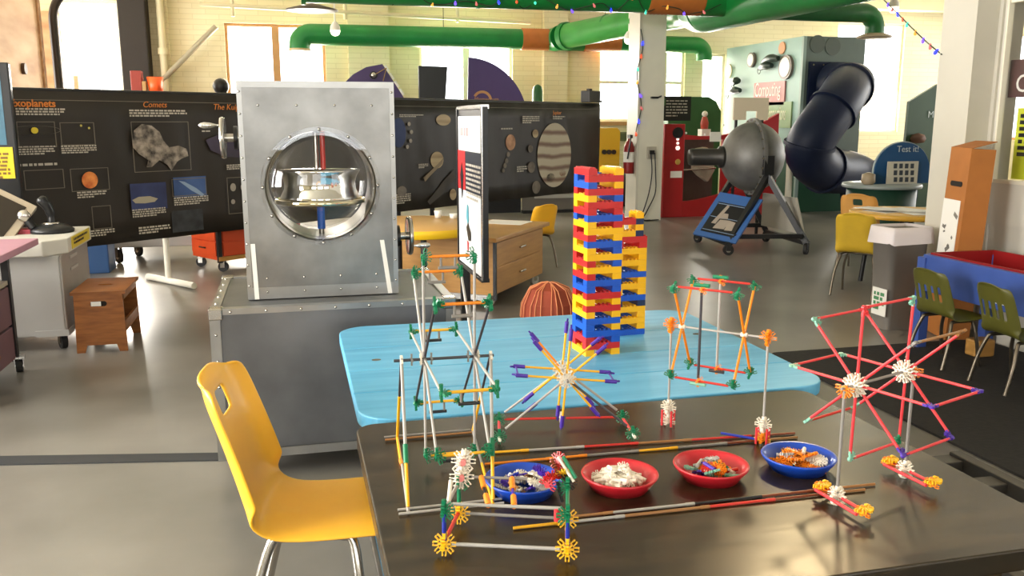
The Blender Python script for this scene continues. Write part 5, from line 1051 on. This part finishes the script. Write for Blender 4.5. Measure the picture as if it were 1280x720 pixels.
# ================================================================= the two tables in front
TT = .70
t = thing('blue_table', 'sky blue painted wooden table with rounded corners and hand holes', 'table', (.85, 2.85, 0))
def wood_paint(name, h1, h2, rough, sc=(1, 14, 14), planks=None, wear=None):
    m = mat(name, h1, rough, hex2=h2, stretch=sc, scale=2.2, bump=.06, coat=.0, detail=7); return m
M_TB = wood_paint('blue_paint', '#4d9fca', '#66b4da', .42); M_TK = wood_paint('black_paint', '#1a160f', '#3d3120', .27, (1.2, 9, 9))
bx0, bx1, by0, by1 = .15, 1.60, 2.295, 3.43
pl = [by0, by0 + .26, by0 + .50, by0 + .79, by1]
def plank_table(t, x0, x1, y0, y1, cuts, r, th, m, holes=()):
    n = 8
    for i, (a, b_) in enumerate(zip(cuts, cuts[1:])):
        a_ = a + (.0012 if i else 0); e_ = b_ - (.0012 if i < len(cuts) - 2 else 0); poly = []
        def cor(cx, cy, s0):
            for k in range(n + 1): an = R(s0 + 90 * k / n); poly.append((cx + r * math.cos(an), cy + r * math.sin(an)))
        if i == len(cuts) - 2: cor(x1 - r, e_ - r, 0); cor(x0 + r, e_ - r, 90)
        else: poly += [(x1, e_), (x0, e_)]
        if i == 0: cor(x0 + r, a_ + r, 180); cor(x1 - r, a_ + r, 270)
        else: poly += [(x0, a_), (x1, a_)]
        MB().prism(poly, TT - th, TT, 'XY').build('plank', m, t, bevel=.004)
plank_table(t, bx0, bx1, by0, by1, pl, .11, .04, M_TB)
for x, y in ((.252, 2.915), (1.47, 2.99)):
    MB().prism([(x + .016 * math.cos(2 * math.pi * k / 16), y + .012 * math.sin(2 * math.pi * k / 16)) for k in range(16)], TT - .001, TT + .0006, 'XY').build('finger_hole', mat('hole_wood', '#7a6a52', .8, scale=20, hex2='#2a1f16'), t)
M_TLEG = mat('table_leg', '#3f7fa3', .5)
for x in (.35, 1.4):
    for y in (2.5, 3.2): MB().bb(x - .035, x + .035, y - .035, y + .035, 0, TT - .04).build('leg', M_TLEG, t, bevel=.005)
MB().bb(.35, 1.4, 2.48, 2.52, TT - .12, TT - .04).bb(.35, 1.4, 3.18, 3.22, TT - .12, TT - .04).build('apron', M_TLEG, t)
t = thing('black_table', 'black painted wooden table holding the rod models and bowls', 'table', (.8, 1.76, 0))
kx0_, kx1_, ky0_, ky1_ = .135, 1.478, 1.265, 2.275
plank_table(t, kx0_, kx1_, ky0_, ky1_, [ky0_, ky1_], .055, .045, M_TK)
for x in (.3, 1.33):
    for y in (1.4, 2.12): MB().bb(x - .04, x + .04, y - .04, y + .04, 0, TT - .045).build('leg', M_TK, t, bevel=.005)
MB().bb(.3, 1.33, 1.38, 1.42, TT - .13, TT - .045).bb(.3, 1.33, 2.1, 2.14, TT - .13, TT - .045).build('apron', M_TK, t)

# ================================================================= big brick towers
BC = {'r': mat('brick_red', '#c01f20', .3), 'y': mat('brick_yellow', '#f2b40e', .3), 'b': mat('brick_blue', '#1550b8', .3), 'k': mat('brick_navy', '#15284e', .3)}
BH = .0221
def brick_mesh(nx, ny, c):
    u = .016; b = MB(); b.box((0, 0, BH / 2), (nx * u - .0005, ny * u - .0005, BH - .0004))
    for i in range(nx):
        for j in range(ny): b.cyl(((i - (nx - 1) / 2) * u, (j - (ny - 1) / 2) * u, BH - .0003), ((i - (nx - 1) / 2) * u, (j - (ny - 1) / 2) * u, BH + .0042), .0047, n=8, smooth=True)
    return b.mesh('brick', BC[c])
BRK = {}
def put_brick(t, nx, ny, c, x, y, z):
    k = (nx, ny, c)
    if k not in BRK: BRK[k] = brick_mesh(nx, ny, c)
    o = bpy.data.objects.new('brick', BRK[k]); COL.objects.link(o); o.parent = t; o.location = (x, y, z); return o
# layers from the top: F = bricks along the front (front colour, rear colour), E = bricks along the side (left colour, right colour)
LAY = 'Ery Frb Eby Frr Eyb Fry Err Fbb Eyr Fyr Ery Fby Eyb Fyr Erb Fyy Ery Fbb Ebb Frr Eyy Fry Eyy Fbb Eby Fbb Erb Frr Eyy'.split()
TR = Vector((.954, 2.78, TT)); tr_a = R(4)
t = thing('brick_tower', 'tall hollow tower of red, yellow and blue toy bricks', 'brick tower', TR, tr_a)
for i, L in enumerate(reversed(LAY)):
    z = i * BH
    if L[0] == 'F':
        put_brick(t, 8, 2, L[1], .064, .016, z); put_brick(t, 8, 2, L[2], .064, .112, z)
    else:
        put_brick(t, 2, 8, L[1], .016, .064, z); put_brick(t, 2, 8, L[2], .112, .064, z)
t = thing('brick_tower', 'shorter stepped toy brick tower standing behind the tall one', 'brick tower', (1.15, 3.03, TT), tr_a)
LAY2 = 'Fbb Eky Fyb Eky Fyy Ekk Fbb Eyy Fyb Eky Fbb Eky Fyy Eyy Fyr Err Frr'.split()
n2 = len(LAY2)
for i, L in enumerate(LAY2):
    z = i * BH
    if L[0] == 'F': put_brick(t, 8, 2, L[1], .064, .016, z); put_brick(t, 8, 2, L[2], .064, .112, z)
    else: put_brick(t, 2, 8, L[1], .016, .064, z); put_brick(t, 2, 8, L[2], .112, .064, z)
for i, (c1, c2) in enumerate((('k', 'y'), ('y', 'y'), ('k', 'r'), ('y', 'r'))):
    z = (n2 + i) * BH; put_brick(t, 2, 4, c1, .096, .032, z); put_brick(t, 4, 2, c2, .048, .016, z) if i in (0, 2) else put_brick(t, 2, 4, c2, .016, .032, z)
# ================================================================= rod-and-connector models
KC = {k: mat('rod_' + k, h, .35) for k, h in dict(white='#ece4d4', red='#c8281e', crimson='#e03a40', yellow='#f2b41c', orange='#f08a1a', grey='#86827d', silver='#aaa6a1', dark='#3b3a40', green='#0f7a52', mint='#7fb8a2', purple='#46279a', blue='#20309a', black='#16161a', tan='#9a6a3a', brown='#7a3a1e', pink='#e88a88', amber='#f5c020').items()}
RODM = {}; CONM = {}
def rod_mesh(c):
    if c not in RODM:
        r = .0031; b = MB().tube([(0, 0, 0), (0, 0, .03), (0, 0, .035), (0, 0, .965), (0, 0, .97), (0, 0, 1)], [r * 1.0, r * 1.0, r, r, r * 1.0, r * 1.0], 8)
        RODM[c] = b.mesh('rod', KC[c])
    return RODM[c]
def con_mesh(c, n, arc):
    k = (c, n, arc)
    if k in CONM: return CONM[k]
    b = MB().cyl((0, 0, -.0035), (0, 0, .0035), .0062, n=12)
    for i in range(n):
        a = R(arc * (i / (n if arc == 360 else max(1, n - 1)) - (0 if arc == 360 else .5))); d_ = Vector((math.cos(a), math.sin(a), 0)); s_ = Vector((-d_.y, d_.x, 0)); m = Matrix((d_, s_, Vector((0, 0, 1)))).transposed()
        b.box(d_ * .0085, (.008, .0035, .006), m)
        for sg in (-1, 1): b.box(d_ * .0165 + s_ * .0034 * sg, (.011, .0017, .006), m); b.box(d_ * .0212 + s_ * .0028 * sg, (.0022, .0026, .007), m)
    if arc != 360:
        pts = [(.0055 * math.cos(R(arc * (i / 8 - .5))), .0055 * math.sin(R(arc * (i / 8 - .5)))) for i in range(9)]
    CONM[k] = b.mesh('connector', KC[c]); return CONM[k]
class Model:
    def __init__(s, name, label, cat, loc): s.t = thing(name, label, cat, loc); s.o = Vector(loc)
    def rod(s, p, q, c, trim=.0, r=1.0, name='rod'):
        p = Vector(p); q = Vector(q); d_ = (q - p).normalized(); p = p + d_ * trim; q = q - d_ * trim
        o = bpy.data.objects.new(name, rod_mesh(c)); COL.objects.link(o); o.parent = s.t; o.rotation_mode = 'QUATERNION'
        o.rotation_quaternion = d_.to_track_quat('Z', 'Y'); o.location = p - s.o; o.scale = (r, r, (q - p).length); return o
    def con(s, p, nrm, d_, c, n=8, arc=360, k=1.0):
        nrm = Vector(nrm).normalized(); d_ = Vector(d_); d_ = (d_ - nrm * d_.dot(nrm)).normalized(); e = nrm.cross(d_)
        o = bpy.data.objects.new('connector', con_mesh(c, n, arc)); COL.objects.link(o); o.parent = s.t; o.rotation_mode = 'QUATERNION'
        o.rotation_quaternion = Matrix((d_, e, nrm)).transposed().to_quaternion(); o.location = Vector(p) - s.o; o.scale = (k, k, k); return o
def wnode(h, a, Rw, phi):
    n = Vector((a[1], -a[0], 0)); return Vector(h) + n * (Rw * math.sin(phi)) + Vector((0, 0, Rw * math.cos(phi)))
UP = Vector((0, 0, 1))
# ---- 1 red wheel on two grey stands
A = Vector((1.086, 1.523, TT)); B = Vector((1.32, 1.611, TT)); ax = Vector((.936, .352, 0)).normalized(); nax = Vector((ax.y, -ax.x, 0))
m = Model('red_wheel_model', 'large red-spoked wheel model on two grey stands', 'toy model', (A + B) / 2)
zc = .958; hf = A + ax * .04; hf.z = zc; hb = B - ax * .03; hb.z = zc; RW = .165
m.rod(Vector((A.x, A.y, zc)) - ax * .012, Vector((B.x, B.y, zc)) + ax * .012, 'grey', name='axle')
for h in (hf, hb):
    m.con(h, ax, UP, 'white', 8, 360, 1.15); m.con(h - ax * .012, ax, UP + nax * .4, 'white', 8, 360, 1.1)
ends_f = ['crimson', 'grey', 'purple', 'purple', 'mint', 'mint', 'mint', 'mint']; ends_b = ['mint', 'tan', 'purple', 'purple', 'green', 'mint', 'mint', 'crimson']
xb = ['crimson', 'tan', 'crimson', 'crimson', 'crimson', 'red', 'crimson', 'crimson']
for k in range(8):
    ph = R(1 + 45 * k); pf = wnode(hf, ax, RW, ph); pb2 = wnode(hb, ax, RW, ph); df = (pf - hf).normalized(); db = (pb2 - hb).normalized()
    m.rod(hf, pf, 'crimson', .014, 1.05); m.rod(hb, pb2, 'crimson', .014, 1.05); m.rod(pf, pb2, xb[k], .012, 1.0)
    for p, d2, c in ((pf, df, ends_f[k]), (pb2, db, ends_b[k])):
        m.con(p, db.cross(ax), -d2 + (ax if p is pf else -ax), c, 3, 90, .82)
for P, zt_, c in ((A, zc, 'grey'), (B, zc, 'grey')):
    m.rod(P + UP * .022, Vector((P.x, P.y, zc)), c, 0, 1.15, 'post'); m.con((P.x, P.y, zc), ax, -UP, 'orange', 5, 180, .95)
    f0 = P + Vector((-.012, .042, .02)); f1 = P + Vector((.0, -.085, .02))
    for sx in (-.012, .012): m.rod(f0 + Vector((sx, 0, 0)), f1 + Vector((sx, 0, 0)), 'crimson', 0, 1.25)
    for f in (f0, f1): m.con(f + UP * .012, UP, nax, 'amber', 5, 180, .95); m.con(f, ax, UP, 'orange', 5, 180, .8); m.con(f + ax * .012, nax, UP, 'amber', 5, 180, .8)
    m.con(P + UP * .0225, ax, UP, 'white', 8, 360, .95); m.con(P + UP * .0225, nax, UP, 'white', 8, 360, .95)
# ---- 2 yellow star wheel with purple tips
mid = Vector((.655, 2.074, TT)); an = R(10); ax = Vector((math.sin(an), math.cos(an), 0)); nax = Vector((ax.y, -ax.x, 0))
m = Model('star_wheel_model', 'yellow star wheel model with purple tips on a red base', 'toy model', mid); zc = .862
hs = []
for s_ in (-1, 1):
    h = mid + ax * (.042 * s_); h.z = zc; hs.append(h); m.con(h, ax, UP, 'white', 8, 360, 1.1); m.con(h + ax * .01 * s_, ax, UP + nax * .4, 'white', 8, 360, .9)
    for k in range(8):
        ph = R(5 + 45 * k); p = wnode(h, ax, .122, ph); d_ = (p - h).normalized(); m.rod(h, p, 'yellow' if (k, s_) != (7, 1) else 'orange', .012, .95)
        m.rod(p - d_ * .024, p + d_ * .006, 'purple', 0, 1.7, 'sleeve'); m.con(p + d_ * .004, d_.cross(ax), -ax * s_ + d_ * .1, 'purple', 3, 90, .6)
for k in (2, 6):
    m.rod(wnode(hs[0], ax, .122, R(5 + 45 * k)), wnode(hs[1], ax, .122, R(5 + 45 * k)), 'purple', .01, .8)
m.rod(hs[0] - ax * .03, hs[1] + ax * .03, 'grey', name='axle')
c4 = [Vector((.505, 2.168, TT + .0205)), Vector((.476, 2.041, TT + .0205)), Vector((.829, 2.107, TT + .0205)), Vector((.809, 1.981, TT + .0205))]
for a_, b_, c in ((0, 1, 'crimson'), (2, 3, 'crimson')): m.rod(c4[a_], c4[b_], c, .012, 1.2)
m.rod(c4[0], (c4[0] + c4[2]) / 2, 'red', .014, 1.1); m.rod((c4[0] + c4[2]) / 2, c4[2], 'red', .014, 1.1); m.con((c4[0] + c4[2]) / 2, nax, UP, 'white', 8, 360, .8)
for i, c in ((0, 'silver'), (1, 'silver'), (2, 'silver'), (3, 'dark')): m.rod(c4[i] + UP * .008, (hs[1] if i in (0, 2) else hs[0]), c, .02, 1.05, 'leg')
for i, p in enumerate(c4): m.con(p, ax, UP, 'green', 8, 360, .85); m.con(p, nax, UP, 'green', 5, 180, .9)
for i in (1, 3): m.rod(c4[i] - ax * .006, c4[i] - ax * .026, 'white', 0, 1.3)
# ---- 3 orange swinging frame between two grey posts
A = Vector((.943, 2.067, TT)); B = Vector((1.117, 1.883, TT)); ax = (B - A).normalized(); nax = Vector((ax.y, -ax.x, 0))
m = Model('swing_frame_model', 'orange and red swing frame model hung between two grey posts', 'toy model', (A + B) / 2); zc = .975
for P, foot in ((A, 'A'), (B, 'B')):
    m.rod(P + UP * .05, Vector((P.x, P.y, zc)), 'silver', 0, 1.0, 'post'); m.con((P.x, P.y, zc), ax, UP, 'orange', 8, 360, .95); m.con((P.x, P.y, zc), nax, UP, 'orange', 5, 180, .95)
    m.con(P + UP * .052, ax, UP, 'white', 8, 360, .95); m.con(P + UP * .052, nax, UP, 'white', 8, 360, .95)
    for sx in (-1, 1):
        for sy in (-1, 1): m.rod(P + ax * .013 * sx + nax * .01 * sy + UP * .002, P + ax * .013 * sx + nax * .01 * sy + UP * .045, 'crimson', 0, 1.0)
    m.con(P + UP * .012 - ax * .0, nax, UP, 'white' if foot == 'A' else 'amber', 5, 180, .9); m.con(P + UP * .012, ax, UP, 'white' if foot == 'A' else 'orange', 5, 180, .9)
a0_ = Vector((A.x, A.y, zc)); b0_ = Vector((B.x, B.y, zc)); m.rod(a0_ - ax * .01, b0_ + ax * .02, 'silver', 0, .95, 'axle')
hl = a0_ + ax * .03; hr = b0_ - ax * .06; RW = .135; NL = []; NR = []
for ph in (30, -30, 150, 210): NL.append(wnode(hl, ax, RW, R(ph))); NR.append(wnode(hr, ax, RW, R(ph)))
for h, N in ((hl, NL), (hr, NR)):
    for p in N: m.rod(h, p, 'orange', .006, 1.1); m.con(p, ax, h - p, 'green', 5, 180, .8); m.con(p, nax, h - p, 'green', 4, 135, .8)
    m.con(h, ax, UP, 'white', 4, 360, .55); m.rod(h - ax * .008, h + ax * .008, 'white', 0, 2.0, 'hub_sleeve')
for p, q_ in zip(NL, NR): m.rod(p, q_, 'red', .012, 1.0)
for pa_, pb2, c in ((0, 2, 'dark'), (1, 3, 'silver')):
    p = NL[pa_].lerp(NR[pa_], .45); q_ = NL[pb2].lerp(NR[pb2], .45); m.rod(p, q_, c, .008, 1.15)
    for e_ in (p, q_): m.con(e_, nax, ax, 'orange', 5, 180, .7); m.con(e_, ax, UP, 'orange', 4, 360, .6)
    m.rod(p + ax * .02 + UP * .01, p - ax * .02 + UP * .01, 'green', 0, 1.6); m.rod(q_ + ax * .02 - UP * .008, q_ - ax * .02 - UP * .008, 'mint' if pa_ == 0 else 'dark', 0, 1.5)
# ---- 4 tall ferris-wheel model on the left
m = Model('ferris_wheel_model', 'tall grey ferris wheel model with yellow crossbars', 'toy model', (.31, 1.92, TT)); hzc = Vector((.332, 1.92, .968)); RW = .235; wv2 = .058; X = Vector((1, 0, 0)); Yv_ = Vector((0, 1, 0))
m.rod((.205, 1.92, .968), (.435, 1.92, .966), 'dark', 0, 1.15, 'axle')
for x in (.245, .29, .375): m.con((x, 1.92, .968), X, UP, 'grey', 4, 360, .6)
for s_ in (-1, 1):
    h = hzc + X * wv2 * s_; m.con(h, X, UP, 'grey', 8, 360, .8); m.con(h + X * .008 * s_, X, UP, 'white', 8, 360, .6)
    for k in range(8):
        ph = R(2 + 45 * k); p = h + Vector((0, -RW * math.sin(ph), RW * math.cos(ph))); m.rod(h, p, 'dark' if k in (1, 5) else 'silver', .01, 1.0)
        d_ = (p - h).normalized(); m.con(p, X, -d_, 'green', 5, 180, .85); m.con(p, d_.cross(X), -X * s_, 'green', 4, 135, .9)
for k in range(8):
    ph = R(2 + 45 * k); p = hzc + Vector((0, -RW * math.sin(ph), RW * math.cos(ph))); m.rod(p - X * wv2, p + X * wv2, 'orange' if k in (0, 7, 1) else 'yellow', .012, 1.15)
    for sx in (-.018, .014):
        m.rod(p + X * sx, p + X * sx - UP * (.026 if k not in (3, 4) else .018), 'grey', 0, .9, 'seat_bar')
    m.rod(p + X * -.024 - UP * (.026 if k not in (3, 4) else .018), p + X * .02 - UP * (.026 if k not in (3, 4) else .018), 'grey' if k in (0, 1, 7) else 'black', 0, 1.3, 'seat')
FL, RL, FR, RR = Vector((.203, 1.699, TT + .006)), Vector((.232, 2.138, TT + .006)), Vector((.381, 1.692, TT + .006)), Vector((.428, 2.138, TT + .006))
for top, f, r_ in ((Vector((.222, 1.92, .975)), FL, RL), (Vector((.428, 1.92, .972)), FR, RR)):
    mf = top.lerp(f, .62); m.rod(top, mf, 'silver', 0, 1.2, 'leg'); m.rod(mf - (mf - top).normalized() * .012, mf + (f - mf).normalized() * .03, 'green', 0, 1.8, 'sleeve'); m.rod(mf, f, 'yellow', .01, 1.25, 'leg')
    mr = top.lerp(r_, .45); m.rod(top, mr, 'dark', 0, 1.0, 'leg'); m.rod(mr, r_, 'yellow', .004, 1.2, 'leg'); m.con(top, X, -UP, 'white', 3, 90, .8)
mm = RL.lerp(FL, .35); m.rod(RL, mm, 'yellow', 0, 1.2); m.rod(mm - Yv_ * .0, mm - Yv_ * .03, 'orange', 0, 1.7, 'sleeve'); m.rod(mm - Yv_ * .03, FL, 'silver', 0, 1.1)
mm = RR.lerp(FR, .5); m.rod(RR, mm, 'grey', 0, 1.0); m.rod(mm, FR, 'yellow', 0, 1.1)
for y in (1.695, 1.715): m.rod((.183, y, TT + .005), (.405, y, TT + .005), 'silver', 0, .95)
for y in (2.13, 2.15): m.rod((.20, y, TT + .005), (.425, y, TT + .005), 'tan' if y < 2.14 else 'grey', 0, .95)
# ---- 5 small cart frame in front
m = Model('cart_frame_model', 'low cart frame model with yellow corner connectors', 'toy model', (.37, 1.52, TT))
fl, fr2, rl, rr2 = Vector((.246, 1.508, TT + .0238)), Vector((.462, 1.432, TT + .0238)), Vector((.297, 1.63, TT + .0238)), Vector((.500, 1.553, TT + .0238))
ax = (fr2 - fl).normalized(); nax = Vector((ax.y, -ax.x, 0)); hU = .066
m.rod(fl, fr2, 'silver', .014, 1.2); m.rod(rl, rr2, 'grey', .014, 1.1)
for p, s_ in ((fl, 1), (fr2, -1), (rl, 1), (rr2, -1)): m.con(p, nax + UP * .2, ax * s_, 'amber', 8, 360, 1.0); m.con(p, ax, UP, 'amber', 5, 180, 1.0)
for a_, b_, c in ((fl, rl, 'red'), (fr2, rr2, 'orange')): m.rod(a_ + UP * .004, b_ + UP * .004, c, .01, 1.3)
for a_, c in ((fl, 'blue'), (fr2, 'blue'), (rl, 'green'), (rr2, 'black')): m.rod(a_, a_ + UP * hU, c, .006, 1.35)
ul, ur, vl, vr = [p + UP * hU for p in (fl, fr2, rl, rr2)]
for p, s_ in ((ul, 1), (ur, -1), (vl, 1), (vr, -1)): m.con(p, nax, ax * s_, 'green', 5, 180, .95); m.con(p, ax, UP, 'green', 5, 180, .95)
m.rod(ul + nax * -.03, ur + nax * -.03, 'silver', .012, 1.15); m.rod(ul, vl, 'silver', .01, 1.2); m.rod(ur, vr, 'green', .01, 1.2); m.rod(ul.lerp(vl, .3), ul.lerp(vl, .3) + UP * .03 - nax * .03, 'white', 0, 1.3)
w1 = vl + UP * .012 + ax * .006; w2 = vl + UP * .04 - nax * .012 + ax * .008
for w_ in (w1, w2): m.con(w_, nax + UP * .5, UP, 'white', 8, 360, 1.1); m.con(w_, ax + nax * .6, UP, 'white', 8, 360, 1.0); m.rod(w_ + nax * .012, w_ - nax * .012, 'pink', 0, 2.2, 'hub_sleeve')
m.rod(w1 + ax * .02, w1 + ax * .13, 'grey', 0, 1.0); 
for f in (.15, .62):
    p = w1 + ax * (.02 + .13 * f); q_ = ul.lerp(ur, .28 + .45 * f) - nax * .03; m.rod(p, p.lerp(q_, .4), 'orange', 0, 1.9, 'sleeve'); m.rod(p, q_, 'black' if f < .3 else 'purple', 0, 1.0); m.rod(p.lerp(q_, .65), q_, 'orange', 0, 1.9, 'sleeve')
m.rod(ur - nax * .03 - ax * .02, ur - nax * .03 - ax * .02 - UP * .025, 'crimson', 0, 2.2, 'sleeve')
for i, (dx, dy, dz, c) in enumerate(((-.03, .02, .02, 'red'), (-.025, .035, .045, 'brown'), (-.04, .01, .0, 'crimson'), (-.01, .03, .03, 'amber'), (-.055, .03, .03, 'purple'), (-.02, .05, .06, 'red'), (.0, .02, .01, 'black'))):
    p = vr + ax * dx - nax * dy * .6 + UP * dz * .7; m.con(p, (math.sin(i * 2.1), math.cos(i * 1.7), .4), UP + ax * .2 * i, c, 8 if i % 2 else 5, 360 if i % 2 else 180, .85)
m.rod(vr + UP * .055 - ax * .02 - nax * .02, vr + UP * .012 + ax * .012, 'white', 0, 1.0); m.rod(vr + UP * .06 - ax * .01 - nax * .01, vr + UP * .02 + ax * .016, 'green', 0, 1.2)
m.rod(vr - ax * .02 + UP * .01, vr - ax * .01 - UP * .03, 'black', 0, 1.2)
# ---- 6 long rod rows lying on the table
def row(label, lines):
    m = Model('rod_row', label, 'toy rods', (lines[0][0][0], lines[0][0][1], TT))
    for (p, q_, segs) in lines:
        p = Vector((*p, TT + .004)); q_ = Vector((*q_, TT + .004)); n = sum(w_ for _, w_ in segs); acc = 0
        for c, w_ in segs:
            m.rod(p.lerp(q_, acc / n), p.lerp(q_, (acc + w_) / n), c, .001, 1.05); acc += w_
            j = p.lerp(q_, acc / n); m.rod(j - (q_ - p).normalized() * .012, j + (q_ - p).normalized() * .008, c, 0, 1.3, 'joint_sleeve') if acc < n else None
row('long row of joined red, brown and grey rods at the back of the table', [((.42, 1.985), (1.235, 1.925), (('yellow', 1), ('silver', 1.3), ('red', 1.3), ('tan', 1.3), ('red', 1.5), ('brown', 1.2))), ((.41, 1.915), (1.225, 1.897), (('orange', 1.6), ('orange', .8), ('grey', 1.3), ('yellow', 1), ('grey', 1.3), ('brown', 1), ('tan', 1)))])
row('long row of joined brown and grey rods at the front of the table', [((.50, 1.598), (1.23, 1.592), (('tan', .8), ('silver', 1.4), ('black', 1.2), ('brown', 1), ('tan', 1.2))), ((.395, 1.578), (1.19, 1.572), (('yellow', .8), ('silver', 1), ('tan', 1.5), ('red', 1.2), ('brown', 1), ('tan', .8)))])
m = Model('loose_rod', 'single blue rod lying across the long red rod row', 'toy rod', (1.06, 1.93, TT)); m.rod((1.04, 1.955, TT + .011), (1.105, 1.895, TT + .011), 'blue', 0, 1.1)
# ================================================================= bowls and their loose pieces
bowlp = [(.001, .002), (.052, .002), (.058, .006), (.074, .03), (.080, .034), (.084, .036), (.0855, .033), (.0835, .029), (.062, 0), (.001, 0)]
PB = [((.462, 1.748), 'bowl_blue', '#1546b4', 'blue plastic bowl of white and mixed pieces behind the cart frame', 'pieces in the blue bowl behind the cart frame', 'behind the cart frame in the blue bowl', ('white', 'white', 'white', 'tan', 'purple', 'white', 'blue', 'white')),
      ((.675, 1.722), 'bowl_red', '#c0202c', 'red plastic bowl filled with white rods', 'pieces in the red bowl of white rods', 'heaped in the red bowl of white rods', ('white',)),
      ((.895, 1.722), 'bowl_red', '#c0202c', 'red plastic bowl of mixed coloured pieces', 'pieces in the red bowl of mixed colours', 'in the red bowl of mixed colours', ('orange', 'purple', 'green', 'white', 'red', 'mint', 'orange', 'silver')),
      ((1.118, 1.722), 'bowl_blue', '#1546b4', 'blue plastic bowl of orange and white connectors beside the wheel stand', 'pieces in the blue bowl beside the wheel stand', 'in the blue bowl beside the wheel stand', ('orange', 'white', 'orange', 'tan', 'orange', 'silver'))]
for bi, ((bx, by), mn, hx, lab, grp, wh, cols) in enumerate(PB):
    tag(MB().lathe(bowlp, (bx, by, TT), 48).build('bowl', mat(mn, hx, .3, coat=.2)), lab, 'bowl')
    n = (34, 64, 34, 26)[bi]; rnd = random.Random(bi + 3)
    for i in range(n):
        f = i / n; rr_ = .056 * math.sqrt(rnd.random()) * (1 - .35 * f); a_ = rnd.uniform(0, 6.28); p = Vector((bx + rr_ * math.cos(a_), by + rr_ * math.sin(a_), TT + .008 + .034 * f * (1 - (rr_ / .07) ** 2) + (.006 if rr_ > .045 else 0)))
        c = cols[i % len(cols)]; isrod = (rnd.random() < (.3, .8, .4, .12)[bi])
        if isrod:
            o = bpy.data.objects.new('rod_piece', rod_mesh(c)); L = rnd.uniform(.024, .04); o.scale = (1.45, 1.45, L); o.rotation_euler = (R(90) + rnd.uniform(-.35, .35), 0, rnd.uniform(0, 6.28)); k = 'short %s plastic rod %s'
        else:
            o = bpy.data.objects.new('connector_piece', con_mesh(c, 8 if i % 3 else 5, 360 if i % 3 else 180)); s_ = (.7, .7, .8, .9)[bi]; o.scale = (s_,) * 3; o.rotation_euler = (rnd.uniform(-.6, .6), rnd.uniform(-.6, .6), rnd.uniform(0, 6.28)); k = '%s plastic connector piece %s'
        COL.objects.link(o); o.location = p - (o.rotation_euler.to_matrix() @ Vector((0, 0, L / 2)) if isrod else Vector((0, 0, 0))); tag(o, k % (c, wh), 'toy piece', grp)

# ---- lettering as plain meshes
bpy.context.view_layer.update(); dg = bpy.context.evaluated_depsgraph_get()
for o in [o for o in SC.objects if o.type == 'FONT']:
    me = bpy.data.meshes.new_from_object(o.evaluated_get(dg)); n = bpy.data.objects.new('printed_lettering', me); COL.objects.link(n)
    n.parent = o.parent; n.location = o.location; n.rotation_euler = o.rotation_euler; n.scale = o.scale; bpy.data.objects.remove(o)
